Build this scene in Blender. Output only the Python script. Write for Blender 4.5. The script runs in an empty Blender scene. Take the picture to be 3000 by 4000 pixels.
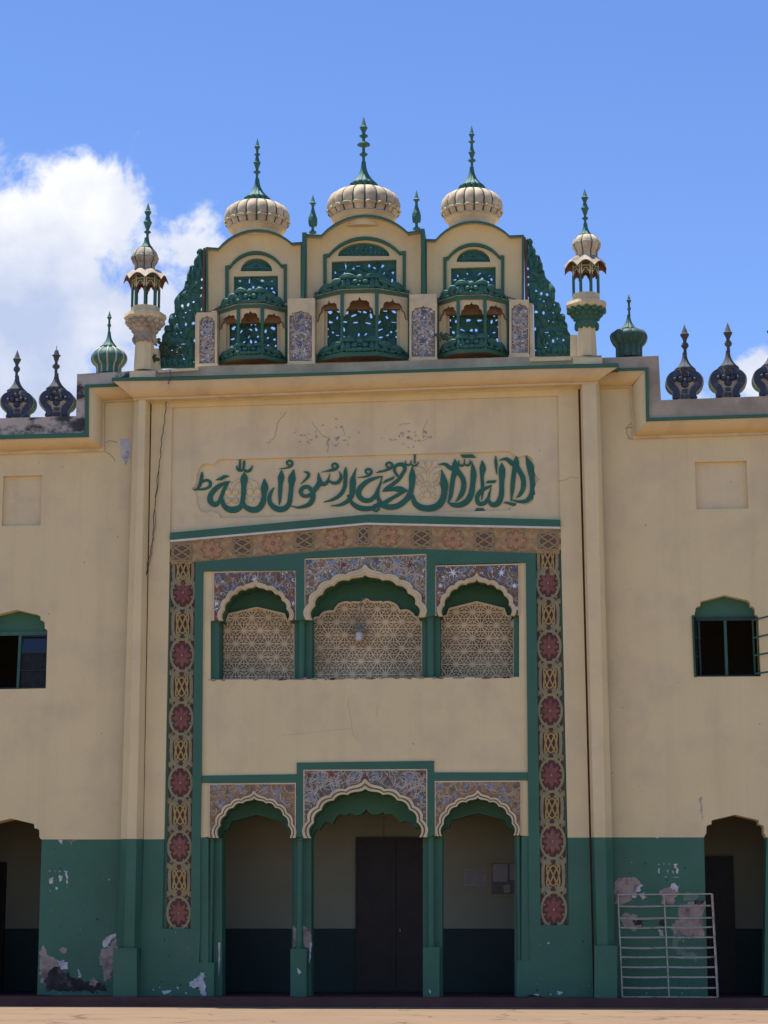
import bpy, math, random
from mathutils import Vector, Matrix, noise as mnoise
from mathutils.geometry import tessellate_polygon
R = math.radians
random.seed(7)
scene = bpy.context.scene
COL = scene.collection
# ------------------------------------------------------------------ camera maths
F_PX, YAW, PIT = 8320.0, R(4.47), R(11.02)
CAM = Vector((3.30, -42.0, 1.5))
cR = Vector((math.cos(YAW), math.sin(YAW), 0))
cF = Vector((-math.sin(YAW) * math.cos(PIT), math.cos(YAW) * math.cos(PIT), math.sin(PIT)))
cU = cR.cross(cF)
def ray(px, py):
    return cF + cR * ((px - 1500) / F_PX) - cU * ((py - 2000) / F_PX)
def P(px, py, Y):
    "point of the real plane y = Y that is seen at photo position px, py"
    d = ray(px, py)
    return CAM + d * ((Y - CAM.y) / d.y)
def S(px, py, Y):
    d = ray(px, py)
    return ((Y - CAM.y) / d.y) / F_PX          # metres per photo pixel there
def proj(v):
    d = Vector(v) - CAM; f = d.dot(cF); return 1500 + F_PX * d.dot(cR) / f, 2000 - F_PX * d.dot(cU) / f
def crop(x0, y0, s):
    return lambda u, v: (x0 + u / s, y0 + v / s)
cA = crop(1200, 1050, 3.687); cB = crop(700, 400, 1.659); cC = crop(1400, 400, 1.659)
cD = crop(2000, 650, 1.659); cE = crop(0, 400, 1.58); cM = crop(480, 780, 4.255)
cF_ = crop(0, 1350, 3.19); cG = crop(600, 2900, 1.843); cH = crop(1300, 2900, 1.659)
cU_ = crop(600, 2000, 1.843); cV = crop(1400, 2000, 1.843); cJ = crop(0, 3000, 1.843)
cK = crop(2200, 3000, 2.074); cN = crop(2020, 900, 4.254); cO = crop(600, 950, 4.255)
cT1 = crop(700, 1740, 2.212); cT2 = crop(1350, 1720, 2.074)
cWL = crop(0, 2300, 4.916); cWR = crop(2650, 2250, 4.423)
def cm(c, pts): return [c(*p[:2]) + tuple(p[2:]) for p in pts]

# ------------------------------------------------------------------ materials
def lin(c):
    return tuple(((v / 255) / 12.92 if v / 255 <= 0.04045 else (((v / 255) + 0.055) / 1.055) ** 2.4) for v in c)
def mat(name, col, rough=0.85, var=0.12, vscale=1.2, bump=0.15, bscale=40.0, dirt=None, dirt_amt=0.0, dirt_scale=0.7, dirt_stretch=(1, 1, 1), spec=0.3, metal=0.0, fine=0.05, dirt_soft=0.10, streak=0.0):
    m = bpy.data.materials.new(name); m.use_nodes = True
    nt = m.node_tree; N = nt.nodes; Lk = nt.links
    b = N['Principled BSDF']; b.inputs['Roughness'].default_value = rough
    b.inputs['Specular IOR Level'].default_value = spec; b.inputs['Metallic'].default_value = metal
    tc = N.new('ShaderNodeNewGeometry')
    n1 = N.new('ShaderNodeTexNoise'); n1.inputs['Scale'].default_value = vscale; n1.inputs['Detail'].default_value = 6; n1.inputs['Roughness'].default_value = 0.6
    Lk.new(tc.outputs['Position'], n1.inputs['Vector'])
    mp = N.new('ShaderNodeMapRange'); mp.inputs[1].default_value = 0.3; mp.inputs[2].default_value = 0.7
    mp.inputs[3].default_value = 1 - var; mp.inputs[4].default_value = 1 + var
    Lk.new(n1.outputs['Fac'], mp.inputs[0])
    n2 = N.new('ShaderNodeTexNoise'); n2.inputs['Scale'].default_value = 55; n2.inputs['Detail'].default_value = 3
    Lk.new(tc.outputs['Position'], n2.inputs['Vector'])
    mp2 = N.new('ShaderNodeMapRange'); mp2.inputs[1].default_value = 0.3; mp2.inputs[2].default_value = 0.7
    mp2.inputs[3].default_value = 1 - fine; mp2.inputs[4].default_value = 1 + fine
    Lk.new(n2.outputs['Fac'], mp2.inputs[0])
    mu = N.new('ShaderNodeMath'); mu.operation = 'MULTIPLY'; Lk.new(mp.outputs[0], mu.inputs[0]); Lk.new(mp2.outputs[0], mu.inputs[1])
    vm = N.new('ShaderNodeVectorMath'); vm.operation = 'SCALE'; vm.inputs[0].default_value = col
    Lk.new(mu.outputs[0], vm.inputs['Scale'])
    out = vm.outputs[0]
    if streak:
        mps = N.new('ShaderNodeMapping'); mps.inputs['Scale'].default_value = (3.2, 3.2, 0.16)
        Lk.new(tc.outputs['Position'], mps.inputs['Vector'])
        ns = N.new('ShaderNodeTexNoise'); ns.inputs['Scale'].default_value = 1.0; ns.inputs['Detail'].default_value = 7; ns.inputs['Roughness'].default_value = 0.62
        Lk.new(mps.outputs[0], ns.inputs['Vector'])
        ms = N.new('ShaderNodeMapRange'); ms.inputs[1].default_value = 0.50; ms.inputs[2].default_value = 0.74; ms.inputs[3].default_value = 1.0; ms.inputs[4].default_value = 1 - streak
        Lk.new(ns.outputs['Fac'], ms.inputs[0])
        v2 = N.new('ShaderNodeVectorMath'); v2.operation = 'SCALE'; Lk.new(out, v2.inputs[0]); Lk.new(ms.outputs[0], v2.inputs['Scale']); out = v2.outputs[0]
    if streak:
        vs_ = N.new('ShaderNodeTexVoronoi'); vs_.inputs['Scale'].default_value = 1.7; Lk.new(tc.outputs['Position'], vs_.inputs['Vector'])
        vr = N.new('ShaderNodeMapRange'); vr.inputs[1].default_value = 0.018; vr.inputs[2].default_value = 0.045; vr.inputs[3].default_value = 0.62; vr.inputs[4].default_value = 1.0; Lk.new(vs_.outputs['Distance'], vr.inputs[0])
        v3 = N.new('ShaderNodeVectorMath'); v3.operation = 'SCALE'; Lk.new(out, v3.inputs[0]); Lk.new(vr.outputs[0], v3.inputs['Scale']); out = v3.outputs[0]
    if dirt is not None:
        mpn = N.new('ShaderNodeMapping'); mpn.inputs['Scale'].default_value = dirt_stretch
        Lk.new(tc.outputs['Position'], mpn.inputs['Vector'])
        n3 = N.new('ShaderNodeTexNoise'); n3.inputs['Scale'].default_value = dirt_scale; n3.inputs['Detail'].default_value = 9; n3.inputs['Roughness'].default_value = 0.60
        Lk.new(mpn.outputs[0], n3.inputs['Vector'])
        mr = N.new('ShaderNodeMapRange'); th = 0.75 - 0.4 * dirt_amt
        mr.inputs[1].default_value = th - dirt_soft * 0.5; mr.inputs[2].default_value = th + dirt_soft
        Lk.new(n3.outputs['Fac'], mr.inputs[0])
        mx = N.new('ShaderNodeMix'); mx.data_type = 'RGBA'
        Lk.new(mr.outputs[0], mx.inputs[0]); Lk.new(out, mx.inputs[6]); mx.inputs[7].default_value = (*dirt, 1)
        out = mx.outputs[2]
    Lk.new(out, b.inputs['Base Color'])
    if bump:
        n4 = N.new('ShaderNodeTexNoise'); n4.inputs['Scale'].default_value = bscale; n4.inputs['Detail'].default_value = 5
        Lk.new(tc.outputs['Position'], n4.inputs['Vector'])
        bp = N.new('ShaderNodeBump'); bp.inputs['Strength'].default_value = bump; bp.inputs['Distance'].default_value = 0.02
        Lk.new(n4.outputs['Fac'], bp.inputs['Height']); Lk.new(bp.outputs[0], b.inputs['Normal'])
    return m
BEIGE = (0.72, 0.58, 0.31)
M = {}
M['beige'] = mat('cream_plaster', BEIGE, var=0.035, vscale=0.5, bump=0.16, bscale=18, dirt=(0.56, 0.435, 0.28), dirt_amt=0.34, dirt_scale=1.1, dirt_soft=0.3, fine=0.04, streak=0.07)
M['panel'] = mat('weathered_cream_plaster', (0.71, 0.57, 0.325), var=0.05, vscale=0.8, dirt=(0.54, 0.43, 0.29), dirt_amt=0.34, dirt_scale=1.3, dirt_soft=0.25, fine=0.03, streak=0.10)
M['trim'] = mat('cream_trim', (0.66, 0.535, 0.32), var=0.07, vscale=2.0, dirt=(0.36, 0.28, 0.19), dirt_amt=0.30, dirt_scale=2.5, dirt_soft=0.3)
M['dome'] = mat('dome_cream', (0.62, 0.50, 0.33), var=0.12, vscale=3.0, dirt=(0.22, 0.17, 0.13), dirt_amt=0.52, dirt_scale=2.6, dirt_soft=0.25)
M['oldstone'] = mat('old_stone_dome', (0.50, 0.42, 0.31), var=0.12, vscale=4.0, dirt=(0.12, 0.10, 0.09), dirt_amt=0.58, dirt_scale=3.0, dirt_soft=0.25)
M['green'] = mat('green_paint', (0.042, 0.135, 0.082), rough=0.6, var=0.10, vscale=0.9, bump=0.10, fine=0.06, dirt=(0.055, 0.125, 0.095), dirt_amt=0.4, dirt_scale=0.5, dirt_soft=0.3)
M['dado'] = mat('green_dado_paint', (0.041, 0.132, 0.080), rough=0.55, var=0.14, vscale=0.8, bump=0.12, fine=0.08, dirt=(0.058, 0.128, 0.10), dirt_amt=0.38, dirt_scale=1.4, dirt_soft=0.25)
M['carve'] = mat('carved_green_paint', (0.040, 0.135, 0.110), rough=0.6, var=0.16, vscale=4.0, bump=0.2, fine=0.08)
M['oldgreen'] = mat('weathered_dark_green', (0.030, 0.090, 0.070), rough=0.6, var=0.2, vscale=4, dirt=(0.16, 0.17, 0.17), dirt_amt=0.34, dirt_scale=4, dirt_soft=0.15)
M['greenlip'] = mat('pale_green_lip', (0.20, 0.36, 0.27), rough=0.7, var=0.15, vscale=6.0)
M['letter'] = mat('green_lettering', (0.026, 0.125, 0.084), rough=0.55, var=0.10, vscale=3.0, fine=0.05)
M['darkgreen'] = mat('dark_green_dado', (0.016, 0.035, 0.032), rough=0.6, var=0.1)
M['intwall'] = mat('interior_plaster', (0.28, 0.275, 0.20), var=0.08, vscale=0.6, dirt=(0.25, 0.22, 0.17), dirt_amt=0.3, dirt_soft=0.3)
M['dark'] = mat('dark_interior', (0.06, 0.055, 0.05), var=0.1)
M['jali_shade'] = mat('jali_recess_shade', (0.34, 0.245, 0.155), var=0.35, vscale=2.5, dirt=(0.10, 0.065, 0.045), dirt_amt=0.40, dirt_scale=2.0, dirt_soft=0.2)  # brown stands in for the shaded depth behind the bars, with darker blotches
M['jali'] = mat('jali_bars', (0.76, 0.60, 0.38), var=0.12, vscale=2.5, dirt=(0.34, 0.25, 0.16), dirt_amt=0.34, dirt_scale=2.2, dirt_soft=0.3)
M['maroon'] = mat('maroon_tile', (0.090, 0.032, 0.026), rough=0.55, var=0.15, vscale=5)
M['scroll'] = mat('grey_green_scroll', (0.245, 0.225, 0.125), rough=0.55, var=0.2, vscale=7, dirt=(0.34, 0.245, 0.095), dirt_amt=0.45, dirt_scale=4, dirt_soft=0.3)
M['olive'] = mat('olive_knot', (0.37, 0.265, 0.09), rough=0.55, var=0.12, vscale=7)
M['petal'] = mat('mauve_petal', (0.215, 0.072, 0.060), rough=0.5, var=0.2, vscale=8, dirt=(0.27, 0.16, 0.10), dirt_amt=0.42, dirt_scale=1.6, dirt_soft=0.25)
M['outline'] = mat('dark_motif_outline', (0.115, 0.045, 0.032), rough=0.6, var=0.2, vscale=8)
M['bandline'] = mat('brown_motif_outline', (0.19, 0.095, 0.052), rough=0.6, var=0.2, vscale=8)
M['heart'] = mat('brown_heart', (0.33, 0.19, 0.13), rough=0.5, var=0.1)
M['bandbase'] = mat('ochre_tile', (0.36, 0.215, 0.092), rough=0.55, var=0.2, vscale=5, dirt=(0.36, 0.26, 0.17), dirt_amt=0.4, dirt_scale=6, dirt_soft=0.2)
M['bandpetal'] = mat('terracotta_petal', (0.43, 0.235, 0.115), rough=0.5, var=0.2, vscale=8)
M['bandknot'] = mat('dull_olive_knot', (0.29, 0.225, 0.115), rough=0.5, var=0.12, vscale=8)
M['bandscroll'] = mat('tan_scroll', (0.41, 0.27, 0.125), rough=0.55, var=0.2, vscale=7)
M['white'] = mat('white_paint', (0.68, 0.66, 0.62), rough=0.7, var=0.1, vscale=6)
M['mos_mauve'] = mat('mauve_mosaic', (0.175, 0.090, 0.075), rough=0.4, var=0.25, vscale=9)
M['mos_stone'] = mat('stone_grey_mosaic', (0.21, 0.165, 0.14), rough=0.4, var=0.25, vscale=9)
M['mos_grey'] = mat('grey_mosaic', (0.20, 0.165, 0.10), rough=0.4, var=0.25, vscale=9)
M['mos_ochre'] = mat('ochre_mosaic', (0.27, 0.16, 0.075), rough=0.4, var=0.25, vscale=9)
M['mos_dark'] = mat('dark_grey_mosaic', (0.135, 0.125, 0.095), rough=0.4, var=0.25, vscale=9)
M['mos_line'] = mat('cream_inlay_line', (0.42, 0.36, 0.29), rough=0.5, var=0.15, vscale=9)
M['mos_line2'] = mat('brown_inlay_line', (0.23, 0.155, 0.105), rough=0.5, var=0.15, vscale=9)
M['mos_tan'] = mat('tan_inlay_line', (0.36, 0.25, 0.15), rough=0.5, var=0.2, vscale=9)
M['shard'] = mat('mirror_shard', (0.62, 0.66, 0.72), rough=0.12, var=0.1, vscale=9, spec=0.8, bump=0)
M['blue'] = mat('pale_blue_star', (0.19, 0.26, 0.38), rough=0.45, var=0.25, vscale=9)
M['dblue'] = mat('deep_blue_star', (0.075, 0.115, 0.22), rough=0.45, var=0.25, vscale=9)
M['red'] = mat('red_star', (0.20, 0.040, 0.036), rough=0.45, var=0.2, vscale=9)
M['orange'] = mat('ochre_star', (0.36, 0.16, 0.055), rough=0.45, var=0.2, vscale=9)
M['navy'] = mat('navy_paint', (0.034, 0.048, 0.080), rough=0.6, var=0.2, vscale=5, bump=0.2, dirt=(0.14, 0.13, 0.13), dirt_amt=0.3, dirt_scale=5, dirt_soft=0.2)
M['purple'] = mat('weathered_purple_finial', (0.070, 0.080, 0.086), rough=0.8, var=0.25, vscale=5, dirt=(0.05, 0.055, 0.055), dirt_amt=0.45, dirt_scale=4)
M['mould_l'] = mat('mould_stained_parapet', (0.46, 0.40, 0.33), var=0.15, vscale=2, bump=0.25, dirt=(0.055, 0.05, 0.055), dirt_amt=0.60, dirt_scale=2.2, dirt_stretch=(0.8, 1, 1.2), dirt_soft=0.07)
M['mould_r'] = mat('grey_stained_parapet', (0.42, 0.35, 0.25), var=0.18, vscale=1.6, bump=0.25, dirt=(0.20, 0.16, 0.13), dirt_amt=0.5, dirt_scale=1.5, dirt_soft=0.3)
M['oxide_shade'] = mat('red_oxide_and_groove_shade', (0.17, 0.075, 0.045), rough=0.8, var=0.25, vscale=4)  # red oxide undersides; the dark brown also stands for groove shade
M['soffit'] = mat('bounce_lit_soffit', (0.27, 0.165, 0.095), rough=0.8, var=0.3, vscale=4, dirt=(0.13, 0.08, 0.05), dirt_amt=0.45, dirt_scale=4)  # warm bounce light and shade put into the soffit colour
M['bounce_cove'] = mat('bounce_lit_cove', (0.68, 0.50, 0.255), var=0.07, vscale=0.8, dirt=(0.42, 0.29, 0.16), dirt_amt=0.28, dirt_scale=1.6, dirt_soft=0.3)  # cream coves tinted with the warm bounce light from the ground
M['plast'] = mat('bare_plaster', (0.33, 0.26, 0.22), rough=0.95, var=0.25, vscale=6, bump=0.5, dirt=(0.17, 0.12, 0.10), dirt_amt=0.5, dirt_scale=5)
M['lime'] = mat('white_lime', (0.52, 0.50, 0.50), rough=0.9, var=0.15, vscale=9, bump=0.4, dirt=(0.30, 0.27, 0.27), dirt_amt=0.42, dirt_scale=6)
M['soot'] = mat('damp_black_stain', (0.035, 0.032, 0.03), rough=0.95, var=0.4, vscale=5, bump=0.3, dirt=(0.12, 0.11, 0.10), dirt_amt=0.42, dirt_scale=6)
M['paleg'] = mat('pale_green_patch', (0.13, 0.20, 0.16), rough=0.8, var=0.15, vscale=6)
M['flake'] = mat('mauve_grey_flake', (0.44, 0.37, 0.31), var=0.2, vscale=8)
M['faint'] = mat('faint_crack', (0.40, 0.315, 0.22), var=0.2)
M['hair'] = mat('hairline_crack', (0.56, 0.44, 0.27), var=0.2)
M['crack'] = mat('crack_brown', (0.30, 0.235, 0.175), var=0.2)  # plain brown of cracks, sill grime and conduit
M['door'] = mat('dark_door_wood', (0.024, 0.0145, 0.013), rough=0.5, var=0.25, vscale=3, bump=0.2)
M['plinth'] = mat('red_oxide_cement', (0.085, 0.035, 0.030), rough=0.6, var=0.2, vscale=1.2)
M['metal'] = mat('pale_painted_metal', (0.40, 0.37, 0.29), rough=0.5, var=0.2, vscale=8, dirt=(0.22, 0.12, 0.06), dirt_amt=0.35, dirt_scale=7)
M['wframe'] = mat('window_green', (0.035, 0.115, 0.085), rough=0.5, var=0.2, vscale=6, fine=0.1)
M['wdark'] = mat('shutter_dark_green', (0.022, 0.045, 0.040), rough=0.6, var=0.2, vscale=6)
M['paper'] = mat('notice_paper', (0.32, 0.29, 0.29), rough=0.9, var=0.08, vscale=8)
M['print'] = mat('notice_print', (0.15, 0.135, 0.135), rough=0.9, var=0.2, vscale=20)
M['board'] = mat('notice_board_frame', (0.30, 0.25, 0.17), rough=0.8, var=0.1)
M['lampm'] = mat('grey_lamp_enamel', (0.22, 0.21, 0.17), rough=0.5, var=0.2, vscale=12)
M['bulb'] = mat('milky_lamp_glass', (0.55, 0.54, 0.64), rough=0.3, var=0.03)
M['cable'] = mat('grey_cable', (0.06, 0.055, 0.055), rough=0.6, var=0.2)
M['leaf'] = mat('weed_leaf', (0.06, 0.085, 0.045), rough=0.7, var=0.3, vscale=15)
M['gap'] = mat('gore_groove', (0.045, 0.085, 0.065), rough=0.8, var=0.3, vscale=6)
def glass_mat():
    m = bpy.data.materials.new('dusty_window_glass'); m.use_nodes = True
    b = m.node_tree.nodes['Principled BSDF']
    b.inputs['Base Color'].default_value = (0.012, 0.013, 0.017, 1); b.inputs['Roughness'].default_value = 0.06
    b.inputs['Specular IOR Level'].default_value = 0.7
    return m
M['glass'] = glass_mat(); M['glass2'] = mat('dark_reflection_glass', (0.014, 0.015, 0.018), rough=0.28, var=0.5, vscale=9, spec=0.12, bump=0.1, dirt=(0.06, 0.06, 0.065), dirt_amt=0.25, dirt_scale=9)  # dark tree reflection of the lower panes put into the glass itself
def ground_mat():
    m = mat('sunlit_cement', (0.210, 0.148, 0.090), rough=0.9, var=0.10, vscale=0.35, bump=0.25, bscale=12, dirt=(0.20, 0.115, 0.07), dirt_amt=0.42, dirt_scale=1.0, dirt_stretch=(0.35, 1.6, 1), dirt_soft=0.3)
    nt = m.node_tree; N = nt.nodes; Lk = nt.links; b = N['Principled BSDF']
    src = b.inputs['Base Color'].links[0].from_socket
    g = N.new('ShaderNodeNewGeometry')
    nz = N.new('ShaderNodeTexNoise'); nz.inputs['Scale'].default_value = 1.3; nz.inputs['Detail'].default_value = 6
    Lk.new(g.outputs['Position'], nz.inputs['Vector'])
    ad = N.new('ShaderNodeVectorMath'); ad.operation = 'MULTIPLY_ADD'; ad.inputs[1].default_value = (1.2, 1.2, 0)
    Lk.new(nz.outputs['Color'], ad.inputs[0]); Lk.new(g.outputs['Position'], ad.inputs[2])
    vo = N.new('ShaderNodeTexVoronoi'); vo.feature = 'DISTANCE_TO_EDGE'; vo.inputs['Scale'].default_value = 0.50
    Lk.new(ad.outputs[0], vo.inputs['Vector'])
    mr = N.new('ShaderNodeMapRange'); mr.inputs[1].default_value = 0.010; mr.inputs[2].default_value = 0.026; mr.inputs[3].default_value = 0.75; mr.inputs[4].default_value = 0.0
    Lk.new(vo.outputs['Distance'], mr.inputs[0])
    n5 = N.new('ShaderNodeTexNoise'); n5.inputs['Scale'].default_value = 0.5
    Lk.new(g.outputs['Position'], n5.inputs['Vector'])
    m5 = N.new('ShaderNodeMapRange'); m5.inputs[1].default_value = 0.45; m5.inputs[2].default_value = 0.55; Lk.new(n5.outputs['Fac'], m5.inputs[0])
    mm = N.new('ShaderNodeMath'); mm.operation = 'MULTIPLY'; Lk.new(mr.outputs[0], mm.inputs[0]); Lk.new(m5.outputs[0], mm.inputs[1])
    mx = N.new('ShaderNodeMix'); mx.data_type = 'RGBA'; Lk.new(mm.outputs[0], mx.inputs[0]); Lk.new(src, mx.inputs[6]); mx.inputs[7].default_value = (0.09, 0.05, 0.035, 1)
    sp = N.new('ShaderNodeSeparateXYZ'); Lk.new(ad.outputs[0], sp.inputs[0])
    sg = N.new('ShaderNodeSeparateXYZ'); Lk.new(g.outputs['Position'], sg.inputs[0])
    pp = N.new('ShaderNodeMath'); pp.operation = 'PINGPONG'; pp.inputs[1].default_value = 1.1; Lk.new(sg.outputs['Y'], pp.inputs[0])
    jr = N.new('ShaderNodeMapRange'); jr.inputs[1].default_value = 0.02; jr.inputs[2].default_value = 0.07; jr.inputs[3].default_value = 0.45; jr.inputs[4].default_value = 0.0; Lk.new(pp.outputs[0], jr.inputs[0])
    jm = N.new('ShaderNodeMath'); jm.operation = 'MULTIPLY'; Lk.new(jr.outputs[0], jm.inputs[0]); Lk.new(nz.outputs['Fac'], jm.inputs[1])
    m2 = N.new('ShaderNodeMix'); m2.data_type = 'RGBA'; Lk.new(jm.outputs[0], m2.inputs[0]); Lk.new(mx.outputs[2], m2.inputs[6]); m2.inputs[7].default_value = (0.10, 0.06, 0.04, 1)
    Lk.new(m2.outputs[2], b.inputs['Base Color'])
    return m
M['ground'] = ground_mat()

# ------------------------------------------------------------------ mesh builder
def inside(pt, poly):
    x, y = pt; r = False; n = len(poly); j = n - 1
    for i in range(n):
        xi, yi = poly[i][:2]; xj, yj = poly[j][:2]
        if (yi > y) != (yj > y) and x < (xj - xi) * (y - yi) / (yj - yi) + xi: r = not r
        j = i
    return r
def smooth(pts, k=5, closed=False):
    "Catmull-Rom through tuples"
    out = []; n = len(pts)
    rng = range(n) if closed else range(n - 1)
    for i in rng:
        p0 = pts[(i - 1) % n] if closed or i > 0 else pts[i]
        p1 = pts[i]; p2 = pts[(i + 1) % n]
        p3 = pts[(i + 2) % n] if closed or i + 2 < n else p2
        for s in range(k):
            t = s / k
            out.append(tuple(0.5 * (2 * b + (c - a) * t + (2 * a - 5 * b + 4 * c - d) * t * t + (3 * b - a - 3 * c + d) * t ** 3) for a, b, c, d in zip(p0, p1, p2, p3)))
    if not closed: out.append(tuple(pts[-1]))
    return out
class MB:
    def __init__(s): s.v = []; s.f = []; s.m = []; s.sm = []
    def add(s, vs, fs, m, sm=False):
        o = len(s.v); s.v += [tuple(v) for v in vs]
        for f in fs: s.f.append(tuple(i + o for i in f)); s.m.append(m); s.sm.append(sm)
        return s
    def prism(s, outer, Y0, Y1, m, holes=(), side=None, back=True):
        "plate cut to a photo outline, lying in the plane Y0 and reaching straight back to Y1"
        loops = [[P(p[0], p[1], Y0) for p in outer]] + [[P(p[0], p[1], Y0) for p in h] for h in holes]
        flat = [v for l in loops for v in l]
        tris = tessellate_polygon([[Vector((v.x, v.z, 0)) for v in l] for l in loops])
        n = len(flat)
        bk = [Vector((v.x, Y1, v.z)) for v in flat]
        fs = []
        for t in tris:
            a, b, c = (flat[i] for i in t)
            if (b - a).cross(c - a).y > 0: t = (t[0], t[2], t[1])
            fs.append(tuple(t))
        s.add(flat + bk, fs + ([tuple(i + n for i in reversed(f)) for f in fs] if back else []), m)
        q = []; o = 0
        for l in loops:
            k = len(l)
            for i in range(k):
                j = (i + 1) % k
                q.append((o + i, o + j, o + j + n, o + i + n))
            o += k
        s.add(flat + bk, q, side or m)
        return s
    def strip(s, A, B, Y0, Y1, m, side=None):
        "moulding between two photo polylines with the same number of points"
        a = [P(p[0], p[1], Y0) for p in A]; b = [P(p[0], p[1], Y0) for p in B]
        n = len(a); a2 = [Vector((v.x, Y1, v.z)) for v in a]; b2 = [Vector((v.x, Y1, v.z)) for v in b]
        vs = a + b + a2 + b2; fs = []; sd = []
        for i in range(n - 1):
            fs.append((i, i + 1, n + i + 1, n + i))
            sd.append((i, 2 * n + i, 2 * n + i + 1, i + 1)); sd.append((n + i, n + i + 1, 3 * n + i + 1, 3 * n + i))
        sd.append((0, n, 3 * n, 2 * n)); sd.append((n - 1, 3 * n - 1, 4 * n - 1, 2 * n - 1))
        s.add(vs, fs, m); s.add(vs, sd, side or m); return s
    def ribbon(s, pts, Y0, Y1, m, w=None, k=0):
        "stroke of varying width (x, y, w) in photo units, standing Y1-Y0 thick"
        if w is not None: pts = [(p[0], p[1], w) for p in pts]
        if k: pts = smooth(pts, k)
        A = []; B = []; n = len(pts)
        for i in range(n):
            x0, y0 = pts[max(i - 1, 0)][:2]; x1, y1 = pts[min(i + 1, n - 1)][:2]
            dx, dy = x1 - x0, y1 - y0; l = math.hypot(dx, dy) or 1
            h = max(pts[i][2], 0.6) / 2
            A.append((pts[i][0] - dy / l * h, pts[i][1] + dx / l * h)); B.append((pts[i][0] + dy / l * h, pts[i][1] - dx / l * h))
        return s.strip(A, B, Y0, Y1, m)
    def loft(s, A, yA, B, yB, m, n=6, kind='cove', sm=True):
        "curved surface from photo polyline A at depth yA to B at depth yB"
        rows = []
        for i in range(n + 1):
            t = i / n
            if kind == 'cove': q = 1 - math.cos(t * math.pi / 2); r = math.sin(t * math.pi / 2)
            elif kind == 'cove2': q = math.sin(t * math.pi / 2); r = 1 - math.cos(t * math.pi / 2)
            else: q = r = t
            rows.append((q, r))
        vs = []
        for q, r in rows:
            for a, b in zip(A, B):
                pa = P(a[0], a[1], yA); pb = P(b[0], b[1], yB)
                vs.append((pa.x + (pb.x - pa.x) * r, yA + (yB - yA) * q, pa.z + (pb.z - pa.z) * r))
        k = len(A); fs = []
        for i in range(n):
            for j in range(k - 1): fs.append((i * k + j, i * k + j + 1, (i + 1) * k + j + 1, (i + 1) * k + j))
        return s.add(vs, fs, m, sm)
    def box(s, x0, x1, y0, y1, z0, z1, m):
        vs = [(x, y, z) for x in (x0, x1) for y in (y0, y1) for z in (z0, z1)]
        return s.add(vs, [(0, 1, 3, 2), (4, 6, 7, 5), (0, 4, 5, 1), (2, 3, 7, 6), (0, 2, 6, 4), (1, 5, 7, 3)], m)
    def pbox(s, x0, y0, x1, y1, Y0, Y1, m):
        return s.prism([(x0, y0), (x1, y0), (x1, y1), (x0, y1)], Y0, Y1, m)
    def lathe(s, ax, prof, Y, m, n=24, rib=0, ribk=0.0, sm=True, flat=1.0, rot=0.0, mats=None, ref=None):
        "turned body on a vertical axis; prof = (photo y, radius in photo units)"
        yr = ref if ref is not None else sum(p[0] for p in prof) / len(prof)
        c = P(ax, yr, Y); k = len(prof); vs = []
        for (py, r) in prof:
            z = P(ax, py, Y).z; rr = max(r, 0.05) * S(ax, py, Y)
            for i in range(n):
                a = 2 * math.pi * i / n + rot
                q = rr * (1 - ribk * (1 - abs(math.sin(a * rib / 2))) if rib else 1)
                vs.append((c.x + q * math.sin(a), Y - q * math.cos(a) * flat, z))
        for j in range(k - 1):
            fs = [(j * n + i, j * n + (i + 1) % n, (j + 1) * n + (i + 1) % n, (j + 1) * n + i) for i in range(n)]
            s.add(vs[:0], [], m)
            mm = mats[j] if mats else m
            s.add([vs[x] for x in range(j * n, (j + 2) * n)], [tuple(i - j * n for i in f) for f in fs], mm, sm)
        s.add(vs[:n], [tuple(range(n))], m); s.add(vs[-n:], [tuple(range(n))], m)
        return s
    def ell(s, c, rx, ry, rz, m, rot=0.0, seg=10, rings=6, tilt=0.0):
        "ellipsoid; rot turns it in the facade plane"
        vs = []; Mx = Matrix.Rotation(rot, 3, 'Y') @ Matrix.Rotation(tilt, 3, 'X')
        for i in range(rings + 1):
            t = math.pi * i / rings
            for j in range(seg):
                a = 2 * math.pi * j / seg
                vs.append(Vector(c) + Mx @ Vector((rx * math.sin(t) * math.cos(a), ry * math.sin(t) * math.sin(a), rz * math.cos(t))))
        fs = [(i * seg + j, i * seg + (j + 1) % seg, (i + 1) * seg + (j + 1) % seg, (i + 1) * seg + j) for i in range(rings) for j in range(seg)]
        return s.add(vs, fs, m, True)
    def leaf(s, a, b, w, m, depth=0.05, bend=0.0, n=7, serr=0.0):
        "carved leaf from point a to point b (world), bulging towards the viewer"
        a = Vector(a); b = Vector(b); d = b - a; side = Vector((d.z, 0, -d.x)).normalized(); vs = []
        for i in range(n + 1):
            t = i / n
            hw = w * math.sin(math.pi * min(1, 0.08 + t * 0.92)) ** 0.8 * (1.15 - 0.3 * t) * 0.5 + 0.002
            if serr and i % 2: hw *= 1 - serr
            c = a + d * t + side * (bend * math.sin(math.pi * t))
            h = depth * math.sin(math.pi * (0.12 + 0.8 * t))
            for q, hq in ((-1, 0.0), (-0.55, 0.8), (-0.08, 1.0), (0, 0.72), (0.08, 1.0), (0.55, 0.8), (1, 0.0)):
                vs.append(c + side * (hw * q) + Vector((0, -h * hq, 0)))
        fs = [(i * 7 + j, i * 7 + j + 1, (i + 1) * 7 + j + 1, (i + 1) * 7 + j) for i in range(n) for j in range(6)]
        s.add(vs, fs, m, True)
        return s
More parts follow.
